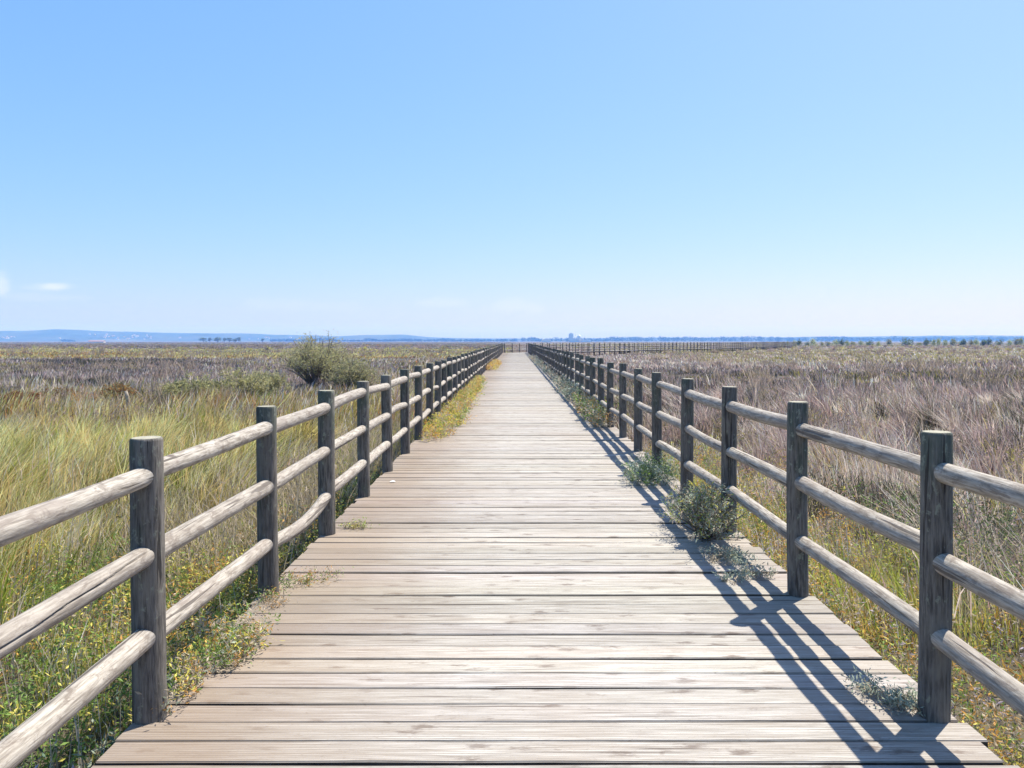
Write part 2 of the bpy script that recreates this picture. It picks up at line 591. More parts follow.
def hill_z(x, y):
    x = np.asarray(x, float); y = np.asarray(y, float)
    px = VPX + x / HY1 * FPX
    top = (HORIZON - np.interp(px, PROF[:, 0], PROF[:, 1])) / FPX * HY1 + EYE
    top = top + (fbm(x, x * 0, 260, 5, 4) - .5) * 11
    base = -4.3
    f = np.where(y < HY1, sstep(HY0, HY1, y) * .6 + np.clip((y - HY0) / (HY1 - HY0), 0, 1) * .4, 1 - sstep(HY1, HY2, y))
    bumpy = (fbm(x, y, 420, 9, 4) - .5) * 22 * np.clip(np.minimum((y - HY0) / 500, (HY1 - y) / 350), 0, 1)
    return base - .6 + (top - base + .6) * f + bumpy


g = Geo()
xs = np.linspace(-6200, 6200, 420); ys = np.concatenate([np.linspace(HY0, HY1, 26), np.linspace(HY1 + 40, HY2, 10)])
X, Y = np.meshgrid(xs, ys)
V = np.stack([X, Y, hill_z(X, Y)], -1).reshape(-1, 3); nx = len(xs)
i, j = np.meshgrid(np.arange(len(ys) - 1), np.arange(nx - 1), indexing='ij'); i = i.ravel(); j = j.ravel()
g.add(V, [np.stack([i * nx + j, i * nx + j + 1, (i + 1) * nx + j + 1, (i + 1) * nx + j], 1)], (.1, .1, .1))
tag(g.build('hills', M_HILL, smooth=True), 'long low blue hills along the horizon', 'hills', kind='structure')

# haze over the whole place
bm = Geo(); bm.box(-7400, 7400, -400, 5900, -12, 96)
hz = bm.build('haze', [])
hm = bpy.data.materials.new('marsh_haze'); hm.use_nodes = True
ht = hm.node_tree; ht.nodes.clear()
ho = ht.nodes.new('ShaderNodeOutputMaterial'); hv = ht.nodes.new('ShaderNodeVolumePrincipled')
hv.inputs['Color'].default_value = (.13, .34, 1.0, 1)
hv.inputs['Absorption Color'].default_value = (1, 1, 1, 1)
hv.inputs['Density'].default_value = 0.00029
hv.inputs['Anisotropy'].default_value = 0.1
ht.links.new(hv.outputs[0], ho.inputs['Volume'])
hz.data.materials.append(hm)
tag(hz, 'thin bluish haze over the far marsh and hills', 'haze', kind='stuff')

# ------------------------------------------------------------------ boardwalk
XL, XR = -1.57, 1.85
POST_XL, POST_XR = -1.53, 1.765
CENTRE = [(0.13, 97.5), (0.4, 98.6), (10.0, 111.5), (22, 128.5), (38, 151), (60, 190), (84, 234)]

g = Geo(); board_attr = []


def plank(cx, cy, ax, half_l0, half_l1, wd, seg, number, zlift, tone):
    """one board: ax = unit vector along it; cross-section with eased edges"""
    ax = np.array(ax); ay = np.array([-ax[1], ax[0]])
    t_ = .034
    u = np.linspace(-half_l0, half_l1, seg + 1)
    sec = [(-wd / 2, -t_), (-wd / 2, -.005), (-wd / 2 + .004, 0), (wd / 2 - .004, 0), (wd / 2, -.005), (wd / 2, -t_)]
    V = []; B = []
    wob = np.cumsum(rng.normal(0, .0016, seg + 1)); wob -= wob.mean()
    zz = zlift + np.cumsum(rng.normal(0, .0008, seg + 1)); tilt = rng.normal(0, .012)
    for q in range(seg + 1):
        for (sy, sz) in sec:
            p2 = np.array([cx, cy]) + ax * u[q] + ay * (sy + wob[q])
            V.append((p2[0], p2[1], sz + zz[q] + sy * tilt)); B.append((u[q], sy, number))
    F = []
    for q in range(seg):
        for s in range(6):
            a = q * 6 + s; b = q * 6 + (s + 1) % 6
            F.append((a, b, b + 6, a + 6))
    F = np.array(F)[:, ::-1]; top = (np.arange(len(F)) % 6 >= 1) & (np.arange(len(F)) % 6 <= 3)
    n0 = g.n
    g.add(V, [F[top], [np.arange(6)], [np.arange(6)[::-1] + seg * 6]], np.array(tone))
    side = F[~top]                                     # edges and undersides coloured dark, painting in the shade of the gaps
    g.loops.append((side + n0).ravel().astype(np.int32)); g.tot.append(np.full(len(side), 4, np.int32)); g.mi.append(np.full(len(side), 1, np.int32))
    board_attr.extend(B)


def tone():
    v = float(np.clip(rng.normal(.98, .065), .78, 1.12))
    return (v * rng.normal(1, .01), v, v * rng.normal(.985, .02))


PITCHB = .1575
n_b = 0
y = -2.6
while y < 97.9:
    gap = float(np.clip(rng.normal(.0100, .0022), .007, .015))
    near = y < 14
    jl, jr = rng.normal(0, .012), rng.normal(0, .010)
    plank(0, y, (1, 0), -XL + jl, XR + jr, PITCHB - gap, 10 if near else 3, n_b, rng.normal(0, .0017), tone())
    n_b += 1; y += PITCHB
BEND_Y = y
# far stretch, boards square to its own direction
for (a, b) in zip(CENTRE[1:-1], CENTRE[2:]):
    a = np.array(a); b = np.array(b); L = np.linalg.norm(b - a); d = (b - a) / L
    s = .1
    while s < L:
        c = a + d * s
        plank(c[0], c[1], (d[1], -d[0]), 1.7, 1.7, PITCHB - .01, 1, n_b, rng.normal(0, .002), tone())
        n_b += 1; s += PITCHB
# bearers under the boards
for x in (XL + .16, .14, XR - .16):
    g.box(x - .05, x + .05, -2.6, 97.8, -.2, -.042, (.5, .5, .5), 1); board_attr.extend([(0, 0, 0)] * 8)
for (a, b) in zip(CENTRE[1:-1], CENTRE[2:]):
    a = np.array(a); b = np.array(b); d = (b - a) / np.linalg.norm(b - a); r = np.array([d[1], -d[0]])
    for s in (-1.55, 1.55):
        p0, p1 = a + r * s, b + r * s
        vv = [(*(p + r * o), z) for p in (p0, p1) for o in (-.05, .05) for z in (-.13, -.042)]
        g.add(vv, [[(0, 1, 3, 2), (4, 6, 7, 5), (0, 4, 5, 1), (2, 3, 7, 6), (1, 5, 7, 3), (0, 2, 6, 4)]], (.5, .5, .5), 1)
        board_attr.extend([(0, 0, 0)] * 8)
deck = g.build('boardwalk', [M_DECK, M_BEAM])
a = deck.data.attributes.new('board', 'FLOAT_VECTOR', 'POINT')
a.data.foreach_set('vector', np.array(board_attr, np.float32).ravel())
tag(deck, 'straight bleached timber boardwalk running to the horizon between its two fences', 'boardwalk', kind='structure')

# ------------------------------------------------------------------ fences
POST_H, POST_R, RAIL_R = 1.175, .064, .0435
RAIL_Z = (1.04, .68, .335)


def post_mesh(k):
    q = Geo(); r = np.random.default_rng(100 + k)
    zs = np.concatenate([np.linspace(-.62, POST_H - .012, 9), [POST_H - .004, POST_H]])
    seg = 28; th = np.arange(seg) / seg * 2 * math.pi
    ph = r.uniform(0, 6.28, 3); V = []
    bend = r.normal(0, .006, 2)
    for n_, z in enumerate(zs):
        rr = POST_R * (1 + .018 * np.sin(2 * th + ph[0]) + .012 * np.sin(3 * th + ph[1] + z * 2) + r.normal(0, .004))
        rr = rr * (1.02 - .03 * (z / POST_H))
        if n_ == len(zs) - 1: rr = rr - .008
        elif n_ == len(zs) - 2: rr = rr - .002
        c = bend * math.sin(max(z, 0) * 2.2)
        V += [(c[0] + rr[m] * math.cos(th[m]), c[1] + rr[m] * math.sin(th[m]), z) for m in range(seg)]
    F = [(a_ * seg + m, a_ * seg + (m + 1) % seg, (a_ + 1) * seg + (m + 1) % seg, (a_ + 1) * seg + m)
         for a_ in range(len(zs) - 1) for m in range(seg)]
    q.add(V, [F], (1, 1, 1))
    top = [(x_, y_, z_) for (x_, y_, z_) in V[-seg:]]
    q.add(top, [[tuple(range(seg))]], (1, 1, 1), 1)
    me = q.mesh('post', [M_POST, M_END], True)
    return me


def rail_mesh(k, length=1.5, bow=None, crack=False):
    """along local Y from 0 to length"""
    q = Geo(); r = np.random.default_rng(300 + k)
    n = 60 if crack else 15; seg = 64 if crack else 22
    th = np.arange(seg) / seg * 2 * math.pi
    bw = r.normal(0, .008, 2) if bow is None else np.array(bow)
    ph = r.uniform(0, 6.28, 4); rad = RAIL_R * r.uniform(.93, 1.07); taper = r.normal(0, .05)
    V = []; C = []
    for a_ in range(n):
        u = a_ / (n - 1); yy = u * length
        rr = rad * (1 + taper * (u - .5) + .02 * np.sin(2 * th + ph[0] + u) + .014 * np.sin(3 * th + ph[1] + u * 3)
                    + .012 * math.sin(u * 9 + ph[2]) + r.normal(0, .006))
        col = np.ones((seg, 3))
        if crack:
            ang = math.radians(-26) + u * math.radians(72) + .06 * math.sin(u * 23)
            dd = np.abs((th - ang + math.pi) % (2 * math.pi) - math.pi)
            dep = np.exp(-(dd / .055) ** 2) * (sstep(.05, .2, u) * (1 - sstep(.93, 1, u)))
            rr = rr - .016 * dep
            col = col * (1 - .85 * dep[:, None])
        cx = bw[0] * math.sin(math.pi * u); cz = bw[1] * math.sin(math.pi * u)
        V += [(cx + rr[m] * math.cos(th[m]), yy, cz + rr[m] * math.sin(th[m])) for m in range(seg)]
        C.append(col)
    F = [(a_ * seg + m, (a_ + 1) * seg + m, (a_ + 1) * seg + (m + 1) % seg, a_ * seg + (m + 1) % seg)
         for a_ in range(n - 1) for m in range(seg)]
    q.add(V, [np.array(F)[:, ::-1]], np.concatenate(C))
    b0 = 0
    q.loops.append(np.arange(seg, dtype=np.int32)); q.tot.append(np.array([seg], np.int32)); q.mi.append(np.array([0], np.int32))
    q.loops.append((np.arange(seg)[::-1] + (n - 1) * seg).astype(np.int32)); q.tot.append(np.array([seg], np.int32)); q.mi.append(np.array([0], np.int32))
    return q.mesh('rail', [M_RAIL], True)


POSTS = [post_mesh(k) for k in range(9)]
RAILS = [rail_mesh(k) for k in range(12)]
RAIL_BOW = rail_mesh(50, bow=(.015, -.05))
RAIL_CRACK = rail_mesh(51, bow=(0, .0), crack=True)


def fence(label, pts, special=None, first_view=1):
    """posts as parts; the nearest 100 rails as parts, the others as one part"""
    special = special or {}
    root = empty('wooden_fence', (pts[0][0], pts[0][1], -.5))
    tag(root, label, 'fence', 'round post and rail fences of the boardwalk')
    rp = np.array([pts[0][0], pts[0][1], -.5])
    proto = {}
    tops = []
    for n_, (x, y) in enumerate(pts):
        me = POSTS[(n_ * 5 + 2) % len(POSTS)]
        if me.name not in proto:
            o = bpy.data.objects.new('post', me); proto[me.name] = o
        else:
            o = proto[me.name].copy()
        COL.objects.link(o); o.parent = root
        jt = 0.15 if n_ < 4 else 1
        o.location = Vector((x + random.gauss(0, .008) * jt, y + random.gauss(0, .012) * jt, random.gauss(0, .012) * jt)) - Vector(rp)
        o.rotation_euler = (random.gauss(0, .008), random.gauss(0, .008), random.uniform(0, 6.28))
        s = random.uniform(.95, 1.05); o.scale = (s, s, 1.02 if x > 0 else 1)
    bays = [(b, k) for b in range(len(pts) - 1) for k in range(3)]
    rest = Geo()
    rproto = {}
    for c_, (b, k) in enumerate(bays):
        p0 = np.array([*pts[b], RAIL_Z[k] + random.gauss(0, .012)]); p1 = np.array([*pts[b + 1], RAIL_Z[k] + random.gauss(0, .012)])
        d = p1 - p0; L = np.linalg.norm(d); d = d / L
        if c_ < 100:
            me = special.get((b, k)) or RAILS[(c_ * 7 + b) % len(RAILS)]
            if me.name not in rproto:
                o = bpy.data.objects.new('rail', me); rproto[me.name] = o
            else:
                o = rproto[me.name].copy()
            COL.objects.link(o); o.parent = root
            o.location = Vector(p0 + d * .006) - Vector(rp)
            o.rotation_mode = 'QUATERNION'
            qd = Vector(d).to_track_quat('Y', 'Z')
            if (b, k) not in special:
                qd = qd @ Quaternion((0, 1, 0), random.uniform(0, 6.28))
            o.rotation_quaternion = qd
            o.scale = (1, (L - .012) / 1.5, 1)
        else:
            q0, q1 = p0 + d * .006, p1 - d * .006
            rest.tube(np.array([q0, (q0 + q1) / 2 + rng.normal(0, .006, 3), q1]) - rp, RAIL_R, 10, (1, 1, 1))
    if rest.n:
        tag(rest.build('rail', [M_RAIL], root, True), kind='stuff')
    return root


def resample(poly, step, start=0.0):
    poly = np.array(poly, float); out_ = []
    seg = np.linalg.norm(np.diff(poly, axis=0), axis=1); cum = np.concatenate([[0], np.cumsum(seg)])
    s = start
    while s <= cum[-1] + 1e-6:
        out_.append((np.interp(s, cum, poly[:, 0]), np.interp(s, cum, poly[:, 1]))); s += step
    return out_


left_pts = [(POST_XL, 1.60), (POST_XL, 3.185)] + [(POST_XL, 4.745 + 1.502 * k) for k in range(63)]
right_pts = [(POST_XR, 1.645 + 1.553 * k) for k in range(63)]
fence('long straight post and rail fence along the left edge of the boardwalk', left_pts,
      {(0, 1): RAIL_CRACK, (2, 2): RAIL_BOW})
fence('long straight post and rail fence along the right edge casting shadows on the boards', right_pts)


def offset(poly, o):
    poly = np.array(poly, float); d = np.gradient(poly, axis=0); d /= np.linalg.norm(d, axis=1, keepdims=True)
    return poly + np.stack([d[:, 1], -d[:, 0]], 1) * o


far_c = CENTRE[2:]
outer = np.concatenate([[[left_pts[-1][0] + .25, left_pts[-1][1] + 1.3]], offset(far_c, -1.6)])
inner = np.concatenate([[[right_pts[-1][0] + .9, right_pts[-1][1] + 1.1]], offset(far_c, 1.6)])
fence('distant post and rail fence beyond the bend, on the far side of the walk', resample(outer, 1.62)[:99])
fence('distant post and rail fence beyond the bend, on the near side of the walk', resample(inner, 1.62)[:99])

# ------------------------------------------------------------------ field vegetation
SPEC = np.array([  # r, g, b, jitter, height, lean, spread of lean direction
    (.76, .575, .24, .30, .62, .62, .9),     # 0 straw tall
    (.27, .32, .045, .30, .58, .55, .6),    # 1 green tall
    (.36, .31, .085, .30, .48, .42, 1.2),    # 2 olive
    (.365, .265, .235, .38, .50, .42, 3.1),    # 3 mauve brown
    (.62, .515, .42, .26, .56, .42, 2.4),   # 4 pale dry stems
    (.40, .20, .06, .28, .48, .30, 3.1),   # 5 rust
    (.48, .46, .09, .26, .26, .45, 3.1),     # 6 yellow green low
    (.56, .33, .08, .26, .24, .45, 3.1),   # 7 orange low
    (.10, .095, .06, .25, .50, .35, 3.1),  # 8 dark brown green
    (.245, .21, .19, .36, .42, .40, 3.1),   # 9 dark grey mauve
    (.46, .41, .16, .18, .36, .35, 1.5),    # 10 olive yellow low
])
NS = len(SPEC)


def mixw(**kw):
    v = np.zeros(NS)
    for k, a_ in kw.items(): v[int(k[1:])] = a_
    return v / v.sum()


def zone_weights(x, y):
    n = len(x); W = np.zeros((n, NS))
    nA = fbm(x, y, 3.2, 21); nB = fbm(x, y, 9.0, 33); nC = fbm(x * .5, y, 6.0, 41, 4); nD = fbm(x, y, 1.4, 55)
    L = x < 0
    sx = np.where(L, XL - x, x - XR)

    def lay(m, mix):
        nonlocal W
        m = np.clip(m, 0, 1)[:, None]
        W = W * (1 - m) + m * mix[None, :]
    on = np.ones(n)
    # ---- left
    lay(on * L, mixw(s0=.50, s1=.14, s2=.14, s4=.10, s7=.05, s8=.07))
    lay(L * sstep(.5, .62, nA), mixw(s0=.70, s1=.12, s4=.18))
    lay(L * sstep(.53, .64, fbm(x, y, 2.4, 77)) * .85, mixw(s1=.50, s2=.22, s8=.16, s0=.12))
    lay(L * sstep(1.0, 0, (sx - np.where(y < 8, 2.9 - .1 * y, 1.0)) + (nA - .5) * 1.6) * sstep(14, 9, y), mixw(s6=.30, s7=.07, s1=.16, s2=.10, s8=.06, s4=.10, s10=.21))
    lay(L * sstep(6.2, 7.6, y + (nA - .5) * 2) * sstep(15, 12, y) * sstep(2.6, 1.5, sx + (nA - .5) * 1.2), mixw(s4=.26, s9=.08, s3=.06, s8=.14, s2=.22, s0=.24))
    lay(L * sstep(13, 16, y) * sstep(9, 4, sx), mixw(s2=.38, s10=.2, s4=.16, s0=.1, s5=.12, s9=.04))
    lay(L * sstep(14.5, 17, y + (nB - .5) * 5) * sstep(5, 8, sx), mixw(s2=.20, s4=.20, s0=.34, s5=.14, s8=.08, s1=.04))
    lay(L * sstep(14.5, 17, y) * sstep(27, 24, y) * sstep(.45, .54, nB), mixw(s5=.55, s8=.2, s2=.25))
    lay(L * sstep(25, 29, y + (nB - .5) * 7), mixw(s9=.56, s3=.24, s4=.14, s8=.06))
    lay(L * sstep(27, 31, y) * sstep(.56, .64, nC), mixw(s9=.2, s3=.2, s8=.6))
    lay(L * sstep(27, 31, y) * sstep(.57, .66, fbm(x * .3, y, 6, 91)), mixw(s4=.3, s2=.4, s9=.3))
    lay(L * sstep(22, 28, y) * sstep(8 + y * .03, 4, sx - (nB - .5) * 8), mixw(s2=.28, s10=.2, s4=.2, s9=.2, s5=.07, s3=.05))
    str_ = sstep(84, 100, y + (nB - .5) * 30) * (1 - sstep(190, 230, y)) * (1 - sstep(.62, .70, fbm(x * .1, y, 22, 61)))
    lay(L * str_ * .95, mixw(s10=.42, s6=.30, s0=.28))
    lay(L * sstep(100, 108, y) * sstep(135, 126, y) * sstep(-.40, -.50, x / np.maximum(y, 1)), mixw(s7=.55, s10=.3, s5=.15))
    lay(L * sstep(50, 60, y) * sstep(.64, .70, fbm(x * .12, y, 9, 66)), mixw(s7=.3, s5=.15, s10=.4, s0=.15))
    lay(L * sstep(215, 240, y) * sstep(.40, .5, fbm(x * .1, y, 40, 67)), mixw(s9=.4, s2=.3, s3=.2, s10=.1))
    # ---- right
    R = ~L
    lay(on * R, mixw(s4=.28, s3=.42, s2=.06, s8=.10, s0=.03, s9=.11))
    lay(R * sstep(.55, .66, nB) * sstep(3, 6, y), mixw(s4=.62, s0=.06, s3=.32))
    lay(R * sstep(.53, .59, nA) * sstep(3, 6, y), mixw(s8=.50, s2=.16, s3=.34))
    lay(R * sstep(.48, .58, fbm(x, y, 5, 85)) * sstep(6, 9, y) * sstep(24, 18, y), mixw(s4=.72, s0=.10, s3=.18))
    lay(R * sstep(.58, .64, fbm(x, y, 2.1, 83)) * .9, mixw(s8=.75, s3=.25))
    lay(R * sstep(2.3, 1.2, sx + (nA - .5) * 1.6) * sstep(16, 11, y), mixw(s6=.32, s7=.24, s10=.24, s4=.12, s1=.08))
    lay(R * sstep(17, 23, y + (nB - .5) * 7), mixw(s3=.40, s9=.25, s4=.2, s2=.1, s8=.05))
    lay(R * sstep(17, 23, y) * sstep(.55, .62, nC), mixw(s2=.22, s9=.34, s8=.26, s3=.18))
    lay(R * sstep(27, 33, y) * sstep(75, 60, y) * sstep(.42, .54, fbm(x * .12, y, 7, 93)), mixw(s9=.52, s8=.26, s3=.22))
    lay(R * sstep(46, 60, y) * sstep(30, 15, x - y * .12), mixw(s3=.42, s4=.42, s9=.12, s10=.04))
    lay(R * sstep(64, 76, y + (nB - .5) * 16) * sstep(10, 26, x), mixw(s10=.46, s2=.22, s4=.22, s3=.1))
    lay(R * sstep(110, 130, y) * sstep(.5, .6, fbm(x * .1, y, 30, 95)), mixw(s4=.4, s3=.4, s9=.2))
    return W


def hscale(x, y):
    return .30 + 1.45 * sstep(.25, .75, fbm(x, y, 1.9, 13)) * (0.5 + .5 * fbm(x, y, 9, 14))


def on_walk(x, y, margin=.06):
    m = (x > XL - margin) & (x < XR + margin) & (y < 99.5)
    c = np.array(CENTRE[1:])
    for a_, b_ in zip(c[:-1], c[1:]):
        d = b_ - a_; L = np.linalg.norm(d); d = d / L
        u = (x - a_[0]) * d[0] + (y - a_[1]) * d[1]; v_ = (x - a_[0]) * d[1] - (y - a_[1]) * d[0]
        m |= (u > -1) & (u < L + 1) & (abs(v_) < 1.8)
    return m


def grass(bands, sidesel, name, label, seed):
    r = np.random.default_rng(seed); q = Geo()
    for (y0, y1, dens, per, sig) in bands:
        area = (y1 - y0) * 2 * ((y0 + y1) / 2 * .74 + 3)
        nt_ = int(area * dens / per)
        y = np.sqrt(r.uniform(y0 * y0, y1 * y1, nt_)) if y0 > 3 else r.uniform(y0, y1, nt_)
        x = r.uniform(-1, 1, nt_) * (y * .74 + 3)
        k = sidesel(x)
        k &= fbm(x, y, .95, 99) > np.where(y < 60, np.where(x > 0, .41, .38), .2)
        x, y = x[k], y[k]
        # tufts
        W = zone_weights(x, y)
        cs = np.cumsum(W, 1); sp = (r.random(len(x))[:, None] > cs).sum(1).clip(0, NS - 1)
        X_ = np.repeat(x, per) + r.normal(0, sig, len(x) * per)
        Y_ = np.repeat(y, per) + r.normal(0, sig, len(x) * per)
        S_ = np.repeat(sp, per)
        ch = r.random(len(X_)) < .22
        if ch.any():
            W2 = zone_weights(X_[ch], Y_[ch]); S_[ch] = (r.random(ch.sum())[:, None] > np.cumsum(W2, 1)).sum(1).clip(0, NS - 1)
        ok = ~on_walk(X_, Y_)
        tl = np.repeat(r.normal(0, 1, len(x)), per)
        tc_ = np.repeat(r.normal(0, 1, len(x)), per)
        X_, Y_, S_, tl, tc_ = X_[ok], Y_[ok], S_[ok], tl[ok], tc_[ok]
        n = len(X_); s = SPEC[S_]
        h = s[:, 4] * hscale(X_, Y_) * r.uniform(.6, 1.2, n)
        # kept short right beside the boards
        sxx = np.where(X_ < 0, XL - X_, X_ - XR)
        nearw = (Y_ < 98)
        h = h * np.where(nearw, .42 + .58 * sstep(0, 1.5, sxx), 1)
        h = h * (1 - .38 * sstep(22, 50, Y_)) * (1 - .5 * sstep(80, 160, Y_))
        wd = np.maximum(.0072, .00115 * Y_) * r.uniform(.5, 1.5, n) * (1 + .9 * sstep(60, 140, Y_))
        az = r.uniform(0, math.pi, n)
        wind = np.where(X_ < 0, .15, 2.6)            # towards the right on the left side
        la = wind + (fbm(X_, Y_, 2.2, 71) - .5) * 2.4 + tl * s[:, 6] * .5 + r.normal(0, .45, n)
        ln = np.clip(s[:, 5] * r.uniform(.25, 1.35, n), 0, .95)
        fade = np.clip(Y_ / 60, 0, 1)
        j = 1 + (r.normal(0, 1, n) * s[:, 3] * (1 - .4 * fade) + tc_ * s[:, 3] * 1.1)
        col = s[:, :3] * np.clip(j, .4, 1.8)[:, None] * (1 + r.normal(0, .05, (n, 3)))
        P = np.stack([X_, Y_, ground_z(Y_) - .02], 1)
        q.blades(P, h, wd, az, ln, la, r.uniform(1.4, 2.3, n), np.clip(col, .01, .8))
    return tag(q.build(name, M_GRASS), label, 'grass', kind='stuff')




def tussocks(m, xr, yr, per, hr, sps, wind, seed, name, label):
    r = np.random.default_rng(seed); q = Geo()
    x = r.uniform(*xr, m); y = np.sqrt(r.uniform(yr[0] ** 2, yr[1] ** 2, m))
    k = (abs(x) < y * .72 + 1.5) & ~on_walk(x, y, .5); x, y = x[k], y[k]; m = len(x)
    sp = np.array(sps)[r.integers(0, len(sps), m)]
    sc = r.uniform(.7, 1.2, m)
    n = m * per
    a_ = r.uniform(0, 6.283, n); rr = np.abs(r.normal(0, .10, n)) * np.repeat(sc, per)
    X_ = np.repeat(x, per) + rr * np.cos(a_); Y_ = np.repeat(y, per) + rr * np.sin(a_)
    out_ = r.uniform(.25, 1, n)
    vx = np.cos(a_) * out_ + math.cos(wind) * .55; vy = np.sin(a_) * out_ + math.sin(wind) * .55
    s_ = np.where(r.random(n) < .2, 0 if sps[0] in (0, 1) else 4, np.repeat(sp, per))
    h = r.uniform(hr[0], hr[1], n) * np.repeat(sc, per)
    wd = np.maximum(.0075, .00115 * Y_) * r.uniform(.5, 1.5, n)
    c = SPEC[s_, :3] * np.clip(1 + np.repeat(r.normal(0, .22, m), per) + r.normal(0, .18, n), .4, 1.5)[:, None]
    q.blades(np.stack([X_, Y_, ground_z(Y_) - .02], 1), h, wd, r.uniform(0, 3.14, n), np.clip(np.hypot(vx, vy) * .75, .1, .98), np.arctan2(vy, vx),
             r.uniform(1.5, 2.8, n), np.clip(c, .01, .72))
    return tag(q.build(name, M_GRASS), label, 'grass', kind='stuff')


NEAR = [(1.2, 6, 1050, 9, .06), (6, 12, 470, 9, .08), (12, 25, 165, 8, .12), (25, 50, 75, 7, .22)]
FAR = [(50, 100, 30, 7, .5), (100, 250, 4.6, 5, 1.2), (250, 620, .7, 3, 2.5), (620, 2300, .03, 2, 8.0)]
grass(NEAR, lambda x: x < 0, 'marsh_grass', 'wind-bent straw and green marsh grass left of the boardwalk', 1)
grass(NEAR, lambda x: x >= 0, 'dry_rushes', 'dry tan and mauve rushes covering the marsh right of the boardwalk', 2)
grass(FAR, lambda x: x > -1e9, 'marsh_scrub', 'distant patchwork of grey, mauve and yellow marsh plants', 3)

tussocks(150, (-12, -3.4), (4.5, 15.5), 95, (.5, .92), (0, 0, 1, 0, 2, 0), .15, 71, 'grass_tussocks', 'bright straw and green grass tussocks bent by the wind in the left marsh')
tussocks(210, (3.2, 18), (3.2, 26), 80, (.4, .85), (4, 3, 3, 9, 8, 3), 2.6, 72, 'dry_tussocks', 'dry tan and brown tussocks in the right marsh')

# broad-leaved ground cover close to the walk
LEAFC = {'green': (.20, .30, .065), 'yellow': (.60, .53, .11), 'orange': (.56, .31, .08), 'grey': (.33, .37, .27),
         'dark': (.075, .11, .05), 'lilac': (.5, .43, .48), 'teal': (.10, .15, .095), 'silver': (.42, .47, .36), 'dry': (.48, .40, .29)}


def plants(q, x, y, z, h, rad, names, nleaf, ll, r):
    """leafy little plants: leaves up their stems; names = colour of each plant"""
    n = len(x)
    base = np.stack([x, y, z], 1)
    tip_dir = np.stack([r.normal(0, .45, n), r.normal(0, .45, n), np.ones(n)], 1)
    P0 = np.repeat(base, nleaf, 0); T0 = np.repeat(tip_dir, nleaf, 0)
    u = r.uniform(.1, 1, n * nleaf) ** .8
    hh = np.repeat(h, nleaf); rr = np.repeat(rad, nleaf)
    P = P0 + T0 * (u * hh)[:, None] + r.normal(0, 1, (n * nleaf, 3)) * (rr * (.35 + .65 * u))[:, None] * np.array([1, 1, .35])
    P[:, 2] = np.maximum(P[:, 2], P0[:, 2] + .005)
    D = r.normal(0, 1, (n * nleaf, 3)) * np.array([1, 1, .6]) + np.array([0, 0, .5])
    c = np.repeat(np.array([LEAFC[m] for m in names]), nleaf, 0) * np.clip(1 + r.normal(0, .25, n * nleaf), .5, 1.7)[:, None]
    l_ = ll * r.uniform(.6, 1.4, n * nleaf)
    q.leaves(P, D, l_, l_ * r.uniform(.18, .38, n * nleaf), np.clip(c, .01, .8))
    # stems
    q.blades(base, h * 1.02, np.full(n, .005), r.uniform(0, 3.1, n), np.clip(np.hypot(tip_dir[:, 0], tip_dir[:, 1]), 0, .9),
             np.arctan2(tip_dir[:, 1], tip_dir[:, 0]), np.ones(n), np.tile(np.array((.22, .19, .12)), (n, 1)))


r = np.random.default_rng(5)
q = Geo()
n = 2900
y = r.uniform(1.6, 10, n); x = XL - .02 - r.gamma(1.5, 1, n) * np.where(y < 7.5, 1.15, .6)
k = (x > -6) & ~((y > 6.4) & (x < XL - .55)); x, y = x[k], y[k]
pn = fbm(x, y, .8, 7); pm = fbm(x, y, 1.6, 8)
names = []
for a_, b_, xx, yy in zip(pn, pm, x, y):
    v = r.random()
    sx = XL - xx
    if sx < .35 and yy > 3.6: names.append('dark' if v < .45 else 'teal' if v < .85 else 'green')
    elif yy < 3.4 and b_ > .5: names.append('grey' if v < .5 else 'lilac' if v < .62 else 'teal' if v < .85 else 'green')
    elif a_ > .62: names.append('orange' if v < .38 else 'yellow' if v < .6 else 'green' if v < .85 else 'dry')
    elif a_ > .48: names.append('yellow' if v < .32 else 'green' if v < .66 else 'orange' if v < .79 else 'dry' if v < .9 else 'dark')
    else: names.append('green' if v < .62 else 'dark' if v < .85 else 'yellow')
plants(q, x, y, np.full(len(x), -.46), r.uniform(.12, .42, len(x)), r.uniform(.03, .07, len(x)), names, 34, .034, r)
n = 700
y = r.uniform(1.6, 5.2, n); x = XL - .1 - r.uniform(0, 2.6, n)
q.blades(np.stack([x, y, np.full(n, -.46)], 1), r.uniform(.25, .62, n), r.uniform(.003, .007, n), r.uniform(0, 3.1, n), r.uniform(0, .35, n), r.uniform(0, 6.28, n),
         np.full(n, 1.3), np.array((.52, .46, .38)) * r.uniform(.7, 1.15, (n, 1)))
tag(q.build('ground_cover', M_LEAF), 'low yellow, orange and green leafy plants under the left fence', 'ground cover', kind='stuff')
q = Geo()
n = 1700
y = r.uniform(1.6, 13, n); x = XR + .03 + r.gamma(1.6, .5, n)
names = [('orange' if v < .22 else 'yellow' if v < .46 else 'green' if v < .70 else 'dry' if v < .93 else 'lilac') for v in r.random(n)]
plants(q, x, y, np.full(n, -.46), r.uniform(.12, .40, n), r.uniform(.03, .06, n), names, 26, .030, r)
n = 900                                               # leafy dark shrublets behind the near right bays
y = r.uniform(3.4, 8.5, n); x = 3.0 + r.uniform(0, 2.2, n) + (y - 3.4) * .12
k = fbm(x, y, 1.1, 19) > .47; x, y = x[k], y[k]
plants(q, x, y, np.full(len(x), -.46), r.uniform(.2, .6, len(x)), r.uniform(.04, .09, len(x)),
       [('dark' if v < .5 else 'green' if v < .75 else 'dry') for v in r.random(len(x))], 34, .034, r)
